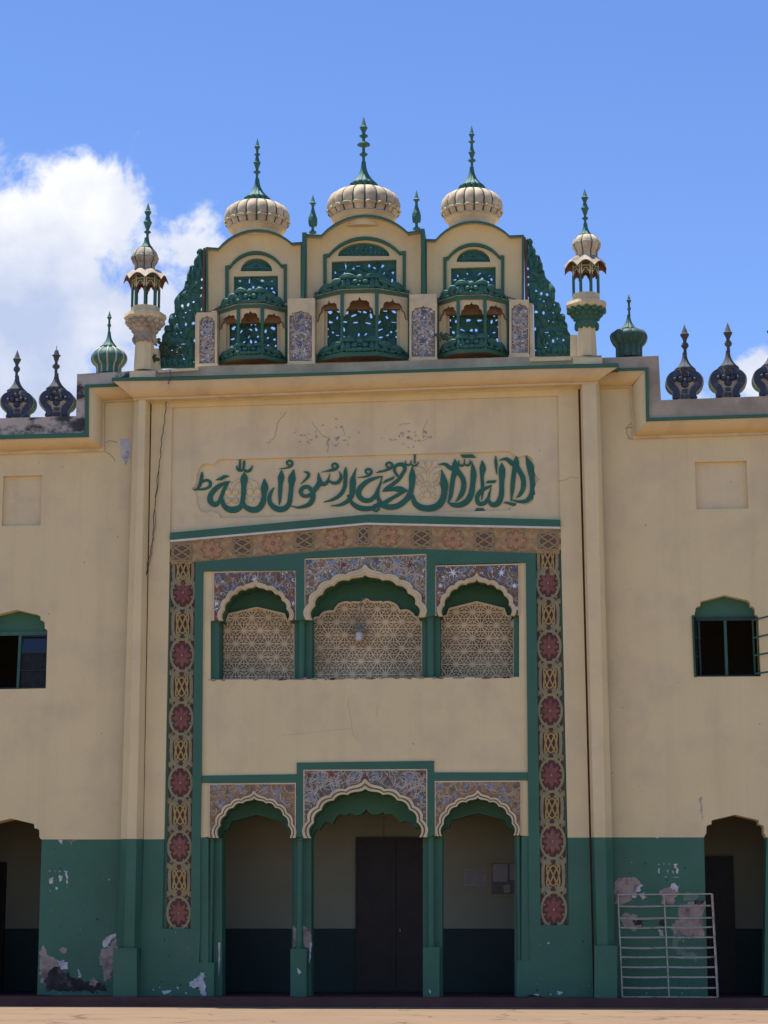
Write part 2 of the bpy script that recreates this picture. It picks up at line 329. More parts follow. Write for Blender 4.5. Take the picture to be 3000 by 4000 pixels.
    def cut(s, start, holes):
        "open the faces added since start where they would cover a piercing"
        bb = [(min(p[0] for p in h), max(p[0] for p in h), min(p[1] for p in h), max(p[1] for p in h), h) for h in holes]; keep = []
        for i in range(start, len(s.f)):
            c = sum((Vector(s.v[k]) for k in s.f[i]), Vector()) / len(s.f[i]); x, y = proj(c)
            if not any(a <= x <= b and c0 <= y <= d0 and inside((x, y), h) for a, b, c0, d0, h in bb): keep.append(i)
        s.f[start:] = [s.f[i] for i in keep]; s.m[start:] = [s.m[i] for i in keep]; s.sm[start:] = [s.sm[i] for i in keep]
    def tube(s, pts, r, m, n=8):
        pts = [Vector(p) for p in pts]; vs = []
        for i, p in enumerate(pts):
            d = (pts[min(i + 1, len(pts) - 1)] - pts[max(i - 1, 0)]).normalized()
            u = d.cross(Vector((0.31, 0.9, 0.17))).normalized(); w = d.cross(u)
            for j in range(n):
                a = 2 * math.pi * j / n; vs.append(p + u * (r * math.cos(a)) + w * (r * math.sin(a)))
        fs = [(i * n + j, i * n + (j + 1) % n, (i + 1) * n + (j + 1) % n, (i + 1) * n + j) for i in range(len(pts) - 1) for j in range(n)]
        s.add(vs, fs + [tuple(range(n)), tuple(range(len(vs) - n, len(vs)))], m, True)
        return s
def obj(name, mb, parent=None, label=None, bevel=0.0):
    me = bpy.data.meshes.new(name); me.from_pydata(mb.v, [], mb.f)
    ms = []
    for m in mb.m:
        if m not in ms: ms.append(m)
    for m in ms: me.materials.append(M[m])
    idx = {m: i for i, m in enumerate(ms)}
    me.polygons.foreach_set('material_index', [idx[m] for m in mb.m])
    me.polygons.foreach_set('use_smooth', mb.sm)
    me.update()
    o = bpy.data.objects.new(name, me); COL.objects.link(o)
    if parent is not None: o.parent = parent
    if label: o['label'] = label
    if bevel:
        b = o.modifiers.new('soft_edges', 'BEVEL'); b.width = bevel; b.segments = 2; b.limit_method = 'ANGLE'; b.angle_limit = R(50)
    return o
def tag(o, label, cat, group=None, kind=None):
    if label: o['label'] = label
    if cat: o['category'] = cat
    if group: o['group'] = group
    if kind: o['kind'] = kind
    return o
def thing(name, loc, label, cat, group=None):
    o = bpy.data.objects.new(name, None); COL.objects.link(o); o.empty_display_size = 0.3
    return tag(o, label, cat, group)
def jag(poly, amp, n=4, seed=0):
    "rough, flaking outline"
    out = []; k = len(poly); n = n * 2 if n > 3 else n
    for i in range(k):
        x0, y0 = poly[i]; x1, y1 = poly[(i + 1) % k]
        for s in range(n):
            t = s / n; x = x0 + (x1 - x0) * t; y = y0 + (y1 - y0) * t
            f = lambda o: mnoise.noise(Vector((x * .09, y * .09, seed + o))) * amp + mnoise.noise(Vector((x * .31, y * .31, seed + o + 3))) * amp * .55
            out.append((x + f(0), y + f(9)))
    return out
def oval(cx, cy, rx, ry, n=10, rot=0.0):
    return [(cx + rx * math.cos(2 * math.pi * i / n) * math.cos(rot) - ry * math.sin(2 * math.pi * i / n) * math.sin(rot), cy + rx * math.cos(2 * math.pi * i / n) * math.sin(rot) + ry * math.sin(2 * math.pi * i / n) * math.cos(rot)) for i in range(n)]

# ------------------------------------------------------------------ setting
g = MB(); g.add([(-300, -300, 0), (300, -300, 0), (300, 300, 0), (-300, 300, 0)], [(0, 1, 2, 3)], 'ground')
ground = obj('ground', g); tag(ground, 'sunlit reddish cement forecourt with fine cracks', 'ground', kind='structure')

mosque = thing('mosque', (0, 0, 0), 'cream and green mosque with three ribbed domes above an arched entrance front', 'mosque')
YC, YW = 0.0, 0.25
ZF = P(1425, 3893, 0).z                                     # floor level
XL, XR = P(-1300, 3000, 0).x, P(4200, 3000, 0).x

# plinth and shell ------------------------------------------------
b = MB(); b.box(XL, XR, -0.5, 9.0, -0.3, ZF, 'plinth'); obj('plinth', b, mosque)
zc = P(1425, 3020, 0.5).z
b = MB()
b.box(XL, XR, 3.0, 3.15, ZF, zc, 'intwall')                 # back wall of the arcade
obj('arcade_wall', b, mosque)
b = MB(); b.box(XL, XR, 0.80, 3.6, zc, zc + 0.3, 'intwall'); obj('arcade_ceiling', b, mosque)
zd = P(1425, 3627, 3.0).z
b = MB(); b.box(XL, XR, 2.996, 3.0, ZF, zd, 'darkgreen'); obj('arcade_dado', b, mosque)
zroof = P(1425, 1560, 0).z
b = MB(); b.box(XL, XR, 0.9, 9.0, zroof - 1.4, zroof - 1.1, 'mould_r'); obj('roof', b, mosque)
b = MB(); b.box(XL, XR, 9.0, 9.3, ZF, zroof - 1.1, 'beige'); b.box(XL - 0.3, XL, 0.25, 9.3, ZF, zroof - 1.1, 'beige'); b.box(XR, XR + 0.3, 0.25, 9.3, ZF, zroof - 1.1, 'beige')
obj('rear_wall', b, mosque)
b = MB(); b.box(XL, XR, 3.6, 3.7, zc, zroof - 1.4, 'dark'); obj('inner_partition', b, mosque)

# centre wall -------------------------------------------------------
gable = [(664, 2081), (1441, 2009), (2189, 2030)]
b = MB()
b.prism([(594, 1495), (2256, 1440), (2302, 3272), (2217, 3272), (2189, 2030), (2180, 1545), (672, 1592), (664, 2081), (641, 3278), (561, 3279)], YC, 0.5, 'beige')
obj('wall', b, mosque)
# recessed panel with the cartouche cut in it
cart = cm(cT1, [(350, 122), (335, 130), (310, 152), (293, 176), (270, 163), (240, 155), (200, 165), (168, 200), (157, 245), (150, 250), (150, 310), (135, 345), (108, 375), (135, 400), (153, 450), (150, 498), (160, 500), (163, 530), (185, 570), (230, 582), (270, 570), (286, 560), (310, 580), (345, 592), (355, 628)])
cart += cm(cT2, [(1338, 568), (1340, 542), (1380, 530), (1385, 510), (1412, 510), (1450, 522), (1490, 515), (1520, 490), (1525, 445), (1538, 440), (1530, 390), (1545, 345), (1572, 318), (1545, 290), (1528, 250), (1532, 200), (1522, 180), (1510, 145), (1480, 122), (1440, 122), (1412, 137), (1390, 130), (1350, 107), (1330, 88)])
b = MB(); b.prism([(660, 1590), (2192, 1542), (2200, 2040), (1441, 2025), (655, 2095)], 0.05, 0.5, 'panel', holes=[cart])
pan = obj('recessed_panel', b, mosque)
# fine cracks in the plaster of the panel
b = MB()
for q in ([(1118, 1610), (1090, 1650), (1075, 1700), (1060, 1722), (1040, 1732)], [(1672, 1640), (1650, 1690), (1668, 1710), (1640, 1728)], [(1215, 1650), (1260, 1700), (1288, 1712), (1282, 1770)], [(1340, 1660), (1345, 1700)], [(1560, 1660), (1600, 1655)], [(2188, 1880), (2230, 1865), (2262, 1868)]):
    q = [(x + random.uniform(-4, 4), y + random.uniform(-4, 4), 2.0) for x, y in smooth(q, 4)]
    obj('crack', MB().ribbon(q, 0.047 if q[0][0] < 2180 else -0.003, 0.3, 'faint'), pan)
b = MB()
for i in range(70):
    cx = random.choice([1220, 1290, 1330, 1560, 1640, 1180]) + random.gauss(0, 38); cy = 1715 + random.gauss(0, 26)
    if 1600 < cy < 1762: b.prism(jag(oval(cx, cy, random.uniform(2, 8), random.uniform(2, 6), 6), 4, 2, i), 0.047, 0.06, 'mould_r' if random.random() < 0.35 else 'flake')
obj('flaking', b, pan)['kind'] = 'stuff'

ins = MB(); ins.prism([(690, 1740), (2160, 1720), (2160, 2026), (690, 2066)], 0.10, 0.3, 'panel'); ins_o = obj('inscription_panel', ins, mosque)
LY0, LY1 = 0.072, 0.098
b = MB()
def st(c, *pts, k=5):
    s = 2.212 if c is cT1 else 2.074
    b.ribbon([(c(p[0], p[1])[0], c(p[0], p[1])[1], p[2] / s * 0.97) for p in pts], LY0 + random.uniform(-0.0015, 0.0015), LY1 + 0.01, 'letter', k=k)
def pg(c, *pts): b.prism([c(*p) for p in pts], LY0 - 0.002, LY1 + 0.01, 'letter')
T = cT1
st(T, (198, 225, 3), (195, 260, 28), (187, 310, 30), (172, 350, 26), (150, 375, 14), (118, 380, 3))
st(T, (165, 345, 10), (200, 312, 18), (240, 300, 22), (267, 318, 27), (265, 348, 25), (235, 370, 20), (190, 378, 18), (140, 381, 10))
pg(T, (313, 298), (385, 255), (435, 262), (360, 300))
st(T, (442, 310, 6), (395, 323, 24), (332, 358, 40), (275, 420, 46), (268, 480, 50), (308, 510, 44), (342, 486, 32), (368, 430, 34), (390, 375, 34), (420, 318, 14))
st(T, (372, 450, 16), (380, 510, 38), (425, 550, 52), (485, 553, 56), (535, 520, 44), (552, 445, 42), (557, 350, 46), (561, 285, 66), (562, 228, 3))
st(T, (556, 490, 20), (578, 535, 44), (640, 557, 52), (690, 540, 52), (724, 490, 48), (733, 420, 42), (738, 355, 66), (735, 285, 3))
st(T, (500, 170, 4), (497, 195, 14), (515, 215, 22), (540, 215, 18), (552, 200, 10)); st(T, (525, 122, 16), (522, 205, 20)); st(T, (562, 125, 4), (560, 150, 22), (557, 205, 18), (590, 222, 24), (618, 205, 22), (632, 170, 4))
st(T, (820, 362, 4), (795, 400, 26), (778, 450, 36), (790, 505, 42), (840, 545, 50), (900, 548, 50), (945, 510, 44), (960, 440, 42), (968, 350, 44), (974, 280, 66), (990, 205, 3))
st(T, (885, 208, 3), (880, 272, 56), (875, 330, 40), (870, 420, 34), (868, 480, 22), (862, 512, 3))
def waw(c, dx, dy):
    st(c, *[(x + dx, y + dy, w) for x, y, w in ((865, 200, 3), (920, 195, 12), (962, 178, 22), (978, 152, 22), (957, 131, 18), (932, 140, 17), (930, 160, 14), (950, 168, 12))])
waw(T, 0, 0); 
st(T, (1075, 225, 3), (1112, 238, 26), (1115, 265, 24), (1085, 300, 16), (1048, 332, 3))
st(T, (1150, 400, 36), (1120, 362, 36), (1078, 360, 34), (1050, 392, 36), (1060, 425, 34), (1095, 438, 30), (1150, 420, 40)); st(T, (1145, 375, 30), (1158, 420, 42), (1150, 470, 44), (1125, 505, 40), (1075, 527, 30), (1020, 535, 18), (960, 520, 3))
st(T, (1140, 410, 36), (1185, 365, 44), (1213, 315, 46), (1206, 275, 30), (1203, 232, 3)); st(T, (1200, 320, 34), (1245, 333, 38), (1275, 318, 30), (1292, 280, 14), (1300, 238, 3)); st(T, (1285, 300, 16), (1330, 324, 26), (1375, 315, 32), (1398, 268, 26), (1380, 223, 5))
waw(T, 392, 24); st(T, (1230, 230, 3), (1290, 216, 14), (1340, 205, 26), k=4)
st(T, (1440, 182, 3), (1436, 230, 34), (1435, 300, 34), (1425, 370, 34), (1390, 425, 34), (1330, 465, 26), (1248, 489, 3))
st(T, (1532, 190, 3), (1508, 260, 30), (1500, 310, 56), (1495, 400, 50), (1480, 450, 42), (1440, 490, 34), (1380, 515, 24), (1306, 520, 3))
T = cT2
st(T, (18, 440, 20), (50, 505, 34), (110, 545, 42), (180, 553, 40), (235, 540, 30), (268, 510, 24))
st(T, (245, 518, 16), (266, 532, 17), (266, 558, 17), (245, 571, 17), (224, 558, 17), (224, 532, 17), (248, 518, 14))
st(T, (302, 290, 6), (240, 305, 22), (170, 335, 36), (115, 390, 44), (105, 440, 44), (140, 480, 40), (195, 485, 36), (242, 445, 34), (265, 390, 24), (285, 340, 16), (292, 296, 6))
waw(T, -768, 100); waw(T, -600, 48); st(T, (245, 262, 3), (300, 250, 14), (350, 230, 24), k=4)
pg(T, (300, 352), (318, 322), (398, 288), (385, 315))
st(T, (425, 290, 18), (400, 258, 24), (396, 225, 25), (420, 198, 28), (465, 197, 34), (480, 232, 30), (455, 280, 28), (425, 320, 30), (385, 352, 30), (330, 390, 30), (298, 415, 4))
st(T, (298, 415, 3), (380, 396, 32), (440, 394, 46), (502, 405, 5)); st(T, (502, 406, 4), (440, 432, 28), (390, 460, 28), (340, 490, 34), (305, 512, 30))
st(T, (264, 400, 22), (262, 460, 30), (290, 515, 44), (350, 540, 44), (420, 530, 46), (480, 490, 46), (518, 440, 48), (535, 380, 44), (540, 290, 56), (540, 205, 3))
st(T, (540, 440, 26), (560, 505, 44), (610, 542, 50), (680, 550, 52), (745, 530, 56), (785, 480, 54), (800, 410, 52), (797, 345, 66), (777, 235, 3))
st(T, (485, 160, 4), (485, 185, 12), (505, 200, 14), (525, 190, 12), (532, 160, 6)); st(T, (560, 113, 16), (560, 185, 16)); st(T, (528, 190, 10), (552, 205, 14), (580, 195, 12), (588, 170, 4))
st(T, (753, 196, 4), (805, 192, 26), (845, 222, 34), (885, 228, 46)); st(T, (884, 150, 3), (888, 205, 56), (885, 250, 50), (872, 300, 40), (860, 380, 38), (850, 450, 34), (830, 502, 14))
st(T, (825, 500, 6), (870, 522, 34), (930, 522, 44), (985, 490, 50), (1018, 430, 50), (1030, 350, 44), (1036, 265, 50), (1022, 168, 3))
st(T, (890, 225, 46), (925, 270, 40), (953, 320, 42), (955, 390, 44), (930, 450, 36), (888, 498, 3))
pg(T, (930, 115), (1030, 112), (1055, 140), (945, 140)); st(T, (918, 160, 5), (918, 190, 16), (940, 205, 18), (960, 190, 14), (962, 150, 7)); st(T, (960, 192, 12), (990, 202, 18), (1008, 182, 14), (1005, 155, 4))
st(T, (1105, 160, 3), (1111, 222, 54), (1105, 290, 32), (1110, 400, 28), (1103, 486, 3)); pg(T, (1135, 347), (1150, 325), (1222, 322), (1210, 345))
st(T, (1187, 362, 3), (1150, 380, 22), (1095, 410, 34), (1065, 460, 36), (1075, 507, 36), (1115, 512, 34), (1150, 480, 30), (1165, 430, 18), (1180, 375, 4)); st(T, (1150, 470, 22), (1185, 520, 36), (1235, 507, 48), (1262, 440, 44), (1265, 350, 42), (1267, 240, 56), (1265, 180, 3))
pg(T, (1045, 570), (1060, 548), (1115, 548), (1130, 568))
st(T, (1215, 123, 3), (1218, 180, 28), (1223, 277, 3))
st(T, (1243, 162, 4), (1300, 150, 28), (1340, 178, 40), (1385, 205, 46)); st(T, (1382, 123, 3), (1382, 180, 52), (1367, 240, 40), (1356, 330, 38), (1350, 400, 34), (1340, 490, 8))
st(T, (1372, 190, 44), (1410, 250, 40), (1438, 310, 42), (1440, 380, 40), (1412, 440, 28), (1382, 464, 3)); st(T, (1340, 480, 6), (1400, 494, 20), (1460, 490, 32), (1503, 450, 46), (1515, 390, 44), (1510, 300, 46), (1492, 205, 56), (1458, 123, 4))
pg(T, (1278, 505), (1300, 495), (1388, 512), (1360, 530))
obj('lettering', b, ins_o)
def relief(name, items, Yb=0.098):
    m = MB()
    for c, cx, cy, rx, ry, rot in items:
        s = (2.212 if c is cT1 else 2.074); x, y = c(cx, cy); k = S(x, y, Yb) / s
        m.ell(P(x, y, Yb), rx * k, 0.035, ry * k, 'trim', rot)
    return obj(name, m, ins_o)
def clover(cx, cy):
    it = [(cT1, cx + sx * 33, cy + sy * 34, 33, 32, 0) for sx in (-1, 1) for sy in (-1, 1)]
    return it + [(cT1, cx, cy - 75, 14, 30, 0)]
relief('relief_flower', clover(453, 440) + [(cT1, 475, 335, 20, 48, 0.7), (cT1, 505, 312, 12, 36, 1.1), (cT1, 440, 345, 14, 34, 0.1)])
relief('relief_flower', clover(645, 436) + [(cT1, 640, 325, 20, 48, -0.7), (cT1, 668, 335, 14, 40, -0.4), (cT1, 615, 308, 12, 36, -1.1)])
relief('relief_flower', [(cT2, 672, 190, 30, 42, 0), (cT2, 622, 190, 22, 36, -0.5), (cT2, 724, 190, 22, 36, 0.5), (cT2, 610, 240, 24, 52, -1.1), (cT2, 736, 242, 24, 52, 1.1), (cT2, 668, 280, 12, 60, 0), (cT2, 605, 305, 22, 46, -0.6), (cT2, 730, 300, 22, 46, 0.6),
    (cT2, 600, 350, 28, 22, 0), (cT2, 736, 350, 28, 22, 0), (cT2, 663, 352, 30, 26, 0), (cT2, 632, 397, 32, 26, 0.3), (cT2, 700, 397, 32, 26, -0.3), (cT2, 662, 440, 30, 32, 0), (cT2, 615, 448, 18, 34, 0.5), (cT2, 712, 448, 18, 34, -0.5)])

# gable band, tile band, strips -------------------------------------
b = MB(); b.strip([(664, 2081), (1441, 2009), (2189, 2030)], [(663, 2109), (1432, 2041), (2189, 2057)], -0.04, 0.3, 'green'); b.strip([(663, 2109), (1432, 2041), (2189, 2057)], [(665, 2117), (1431, 2049), (2189, 2065)], -0.030, 0.3, 'white')
obj('gable_band', b, mosque)
def flower(mb, cx, cy, r, Y, petal, heart, asp=1.0, tilt=0.0):
    rim = []
    for i in range(32):
        a = i * math.pi / 16; q = r * (1.07 if i % 4 == 0 else 0.93 if i % 2 else 0.66); rim.append((cx + q * math.sin(a), cy - q * asp * math.cos(a)))
    mb.prism(rim, Y + 0.001, Y + 0.012, 'outline' if petal == 'petal' else 'bandline')
    for i in range(8):
        a = i * math.pi / 4 + tilt
        p0 = (cx + math.sin(a) * r * 0.18, cy - math.cos(a) * r * 0.18 * asp); p1 = (cx + math.sin(a) * r, cy - math.cos(a) * r * asp)
        mb.leaf(P(*p0, Y), P(*p1, Y), r * 0.47 * S(cx, cy, Y), petal, depth=0.02, n=5)
    mb.ell(P(cx, cy, Y), r * 0.17 * S(cx, cy, Y), 0.03, r * 0.17 * asp * S(cx, cy, Y), heart, seg=8, rings=4)
def knot(mb, cx, cy, w, h, Y, m, t=6.5, rot=False):
    for k in range(1):
        pts = []
        for i in range(73):
            a = 2 * math.pi * i / 72
            x = math.sin(2 * a + k * math.pi) * w * 0.5; y = math.sin(3 * a + math.pi / 2) * h * 0.5
            if rot: x, y = math.sin(3 * a + math.pi / 2) * w * 0.5, math.sin(2 * a + k * math.pi) * h * 0.5
            pts.append((cx + x, cy + y, t))
        for q in range(0, 72, 6): mb.ribbon(pts[q:q + 7], Y - 0.010 - 0.0013 * ((q // 6 * 5) % 12), Y + 0.01, m)
def vstrip(tl, tr, bl, br, fl, kn, Y=0.06):
    o = MB(); o.prism([tl, tr, br, bl], Y, 0.3, 'maroon')
    lx = lambda y: tl[0] + (bl[0] - tl[0]) * (y - tl[1]) / (bl[1] - tl[1]); rx = lambda y: tr[0] + (br[0] - tr[0]) * (y - tr[1]) / (br[1] - tr[1])
    for y in fl:
        c = (lx(y) + rx(y)) / 2; w = rx(y) - lx(y)
        flower(o, c, y, w * 0.40, Y - 0.006, 'petal', 'heart', 1.22)
        pts = [(c + math.sin(a) * w * 0.47, y - math.cos(a) * w * 0.66, 10) for a in [2 * math.pi * i / 28 for i in range(29)]]
        o.ribbon(pts, Y - 0.014, Y + 0.01, 'scroll')
        for sx in (-1, 1):
            for sy in (-1, 1):
                o.ell(P(c + sx * w * 0.36, y + sy * w * 0.60, Y), 0.024, 0.02, 0.034, 'scroll', seg=7, rings=4)
                o.ell(P(c + sx * w * 0.36, y + sy * w * 0.19, Y), 0.026, 0.02, 0.026, 'scroll', seg=7, rings=4)
                o.ell(P(c + sx * w * 0.17, y + sy * w * 0.53, Y), 0.024, 0.02, 0.03, 'scroll', seg=7, rings=4)
    for y in kn:
        c = (lx(y) + rx(y)) / 2; w = rx(y) - lx(y)
        if y + w * 0.8 < bl[1]: knot(o, c, y, w * 0.50, w * 0.78, Y - 0.004, 'olive', t=6)
        for sx in (-1, 1):
            o.ribbon([(c + sx * w * 0.18, y - w * 0.62, 12), (c + sx * w * 0.37, y - w * 0.42, 13), (c + sx * w * 0.40, y, 12), (c + sx * w * 0.37, y + w * 0.42, 13), (c + sx * w * 0.18, y + w * 0.62, 12)], Y - 0.012, Y + 0.01, 'scroll', k=4)
            for sy in (-1, 1):
                for dx, dy, ex, ey in ((0.30, 0.50, 0.05, 0.44), (0.30, 0.54, 0.06, 0.66), (0.38, 0.45, 0.48, 0.72)):
                    o.leaf(P(c + sx * w * dx, y + sy * w * dy, Y - 0.004), P(c + sx * w * ex, y + sy * w * ey, Y - 0.004), 0.10, 'scroll', depth=0.02, n=4)
            o.leaf(P(c + sx * w * 0.40, y, Y - 0.004), P(c + sx * w * 0.50, y, Y - 0.004), 0.07, 'scroll', depth=0.02, n=4)
    o.pbox(bl[0] - 14, bl[1] - 0, bl[0] - 13, bl[1] - 1, Y, 0.1, 'maroon')
    return obj('ornamental_strip', o, mosque)
vstrip((669, 2188), (763, 2196), (650, 3625), (744, 3625), [2314, 2559, 2806, 3057, 3310, 3566], [2226, 2437, 2682, 2931, 3183, 3437])
vstrip((2094, 2160), (2184, 2163), (2113, 3612), (2216, 3612), [2278, 2526, 2776, 3028, 3287, 3553], [2186, 2402, 2651, 2902, 3157, 3420])
b = MB(); b.prism([(663, 2109), (672, 2112), (650, 3627), (634, 3627), (641, 3278)], 0.065, 0.3, 'dado'); b.prism([(2182, 2062), (2189, 2057), (2222, 3614), (2214, 3614)], 0.065, 0.3, 'dado')
b.prism([(760, 2196), (766, 2196), (747, 3627), (742, 3627)], 0.064, 0.3, 'dado'); b.prism([(2090, 2160), (2095, 2160), (2114, 3614), (2110, 3614)], 0.064, 0.3, 'dado')
obj('strip_recess', b, mosque)
tb = MB(); YB = 0.03
tb.prism([(668, 2113), (1431, 2045), (2187, 2061), (2186, 2163), (2092, 2161), (1420, 2138), (763, 2196), (667, 2206)], YB, 0.3, 'bandbase')
for i, (cx, cy) in enumerate([(711, 2157), (828, 2147), (947, 2135), (1067, 2123), (1189, 2111), (1311, 2100), (1419, 2091), (1517, 2096), (1647, 2102), (1769, 2104), (1891, 2109), (2016, 2110), (2141, 2114)]):
    if i % 2: flower(tb, cx, cy, 42, YB - 0.006, 'bandpetal', 'heart', 0.93, 0.0)
    else: tb.prism(oval(cx, cy, 38 if i != 6 else 24, 34, 16), YB - 0.002, YB + .01, 'bandline'); knot(tb, cx, cy, 72 if i != 6 else 44, 66, YB - 0.005, 'bandknot', t=6.5, rot=True)
    for sx in (-1, 1):
        for sy in (-1, 1):
            tb.leaf(P(cx + sx * 62, cy + sy * 8 - sx * (5 if cx < 1420 else -1), YB - 0.003), P(cx + sx * 36, cy + sy * 40, YB - 0.003), 0.10, 'bandscroll', depth=0.02, n=4)
            tb.leaf(P(cx + sx * 18, cy + sy * 42, YB - 0.003), P(cx + sx * 44, cy + sy * 36, YB - 0.003), 0.07, 'scroll' if sy < 0 else 'bandscroll', depth=0.015, n=4)
obj('tile_band', tb, mosque)

# green entrance frame ------------------------------------------------
b = MB()
b.prism([(763, 2196), (1420, 2138), (2092, 2161), (2112, 3614), (2068, 3614), (2064, 3272), (2054, 2197), (1700, 2206), (1699, 2404), (1667, 2410), (1666, 2162), (1189, 2180), (1188, 2420), (1156, 2423), (1156, 2229), (793, 2231), (787, 3030), (783, 3277), (782, 3627), (744, 3627)], -0.01, 0.5, 'green')
obj('entrance_frame', b, mosque)
b = MB()
b.prism([(787, 3030), (1159, 3024), (1159, 2979), (1695, 2972), (1695, 3017), (2062.5, 3017), (2063, 3048), (1697, 3051), (1696, 3263), (1670, 3268), (1669, 3004), (1185, 3007), (1184, 3272), (1158, 3269), (1158, 3058), (786, 3058)], 0.012, 0.5, 'green')
obj('arch_band', b, mosque)
b = MB()
b.prism([(795, 2231), (833, 2231), (833, 2424), (822, 2424), (822, 2655), (1240, 2653), (1640, 2648), (2028, 2644), (2028, 2404), (2029, 2404), (2029, 2199), (2056, 2197), (2063, 3019), (1695, 3019), (1695, 2974), (1159, 2981), (1159, 3026), (787, 3032)], 0.04, 0.75, 'beige')
b.prism([(786, 3058), (816, 3058), (816, 3269), (784, 3272)], 0.04, 0.5, 'beige'); b.prism([(2037, 3048), (2063, 3048), (2065, 3266), (2037, 3264)], 0.04, 0.5, 'beige')
fld = obj('field_wall', b, mosque)
b = MB()
for i in range(60):
    x = random.uniform(824, 2024); y = 2655 - (x - 822) * 0.0091
    b.prism(jag(oval(x, y + random.uniform(0, 2), random.uniform(4, 20), random.uniform(1.5, 5), 7), 4, 2, i), 0.036, 0.06, 'crack')
obj('grime', b, fld)['kind'] = 'stuff'

for q in ([(1372, 2722), (1358, 2745), (1368, 2790), (1375, 2840), (1380, 2868), (1400, 2890)], [(1100, 2872), (1180, 2866), (1260, 2856), (1370, 2846)], [(1478, 2740), (1470, 2800)]):
    obj('crack', MB().ribbon([(x, y, 1.6) for x, y in smooth(q, 3)], 0.037, 0.05, 'hair'), fld)
# dado -----------------------------------------------------------------
b = MB(); b.prism([(561, 3279), (641, 3278), (634, 3627), (782, 3627), (778, 3760), (837, 3760), (834, 3897), (545, 3897)], -0.003, 0.5, 'dado')
dl = obj('dado', b, mosque)
b = MB(); b.prism([(2217, 3272), (2302, 3272), (2318, 3897), (2017, 3893), (2019, 3752), (2071, 3752), (2068, 3614), (2222, 3614)], -0.003, 0.5, 'dado')
dr = obj('dado', b, mosque)

# arches ------------------------------------------------------------------
HALF = [(-1, 0), (-0.949, .317), (-0.809, .577), (-0.588, .772), (-0.324, .886)]
def foil(cx, hw, yL, yR, ya, add=0.0, tip=0.0):
    "scalloped arch, photo units, left spring to right spring"
    def nrm(p, sag):
        return p
    left = []
    for i in range(4):
        a, c = HALF[i], HALF[i + 1]; mx, my = (a[0] + c[0]) / 2, (a[1] + c[1]) / 2
        dx, dy = c[0] - a[0], c[1] - a[1]
        for s in range(6):
            t = s / 6; sag = 0.20 * 4 * t * (1 - t)
            left.append((a[0] + dx * t - dy * sag, a[1] + dy * t + dx * sag))
    left += smooth([(-.324, .886), (-.27, .928), (-.20, .948), (-.125, .955), (-.05, .975), (0, 1.012)], 3)
    right = [(-x, y) for x, y in reversed(left[:-1])]
    out = []
    for x, y in left + right:
        ys = (yL + yR) / 2 + (yR - yL) / 2 * x
        h = (ys - ya)
        px, py = cx + x * (hw + add), ys - y * (h + add + (tip if abs(x) < 0.03 else tip * max(0, 1 - abs(x) / 0.25) ** 2))
        out.append((px, py))
    return out
STARS = ['blue', 'red', 'orange', 'dblue', 'shard']
def mosaic(mb, poly, base, Y, stars, nv, ns, palette, line='mos_line', lw=2.6):
    xs = [p[0] for p in poly]; ys = [p[1] for p in poly]
    def rnd():
        while True:
            q = (random.uniform(min(xs), max(xs)), random.uniform(min(ys), max(ys)))
            if inside(q, poly): return q
    for i in range(nv):                                    # curling stems
        c = rnd(); r = random.uniform(14, 46); a0 = random.uniform(0, 6.28); sw = random.uniform(1.0, 2.6)
        pts = [(c[0] + r * math.cos(a0 + sw * t / 9), c[1] + r * math.sin(a0 + sw * t / 9)) for t in range(10)]
        run = []
        for q in pts + [None]:
            if q and inside(q, poly): run.append(q)
            else:
                if len(run) > 2: mb.ribbon([(x, y, lw * (0.45 + .9 * math.sin(math.pi * (k + .5) / len(run)))) for k, (x, y) in enumerate(run)], Y - 0.006 - random.uniform(0, 0.002), Y + 0.002, line if random.random() < .7 else 'mos_line')
                run = []
    for i in range(ns):                                    # inlaid chips
        c = rnd(); a = random.uniform(0, 6.28); s = random.uniform(4, 10)
        tri = [(c[0] + s * math.cos(a), c[1] + s * math.sin(a)), (c[0] + s * .8 * math.cos(a + 2.4), c[1] + s * .8 * math.sin(a + 2.4)), (c[0] + s * .5 * math.cos(a + 3.6), c[1] + s * .5 * math.sin(a + 3.6))]
        if all(inside(q, poly) for q in tri): mb.prism(tri, Y - 0.004 - random.uniform(0, 0.001), Y + 0.002, random.choice(palette))
    for j, (x, y, r, col) in enumerate(stars):
        a0 = random.uniform(0, 1); pts = []
        for i in range(14):
            rr = r * 0.80 * (1.0 if i % 2 == 0 else 0.30) * random.uniform(0.85, 1.12); a = a0 + i * math.pi / 7
            q = (x + rr * math.cos(a), y + rr * math.sin(a)); pts.append(q)
        pts = [q if inside(q, poly) else (x + (q[0] - x) * 0.35, y + (q[1] - y) * 0.35) for q in pts]
        mb.prism(pts, Y - 0.011, Y + 0.002, col)
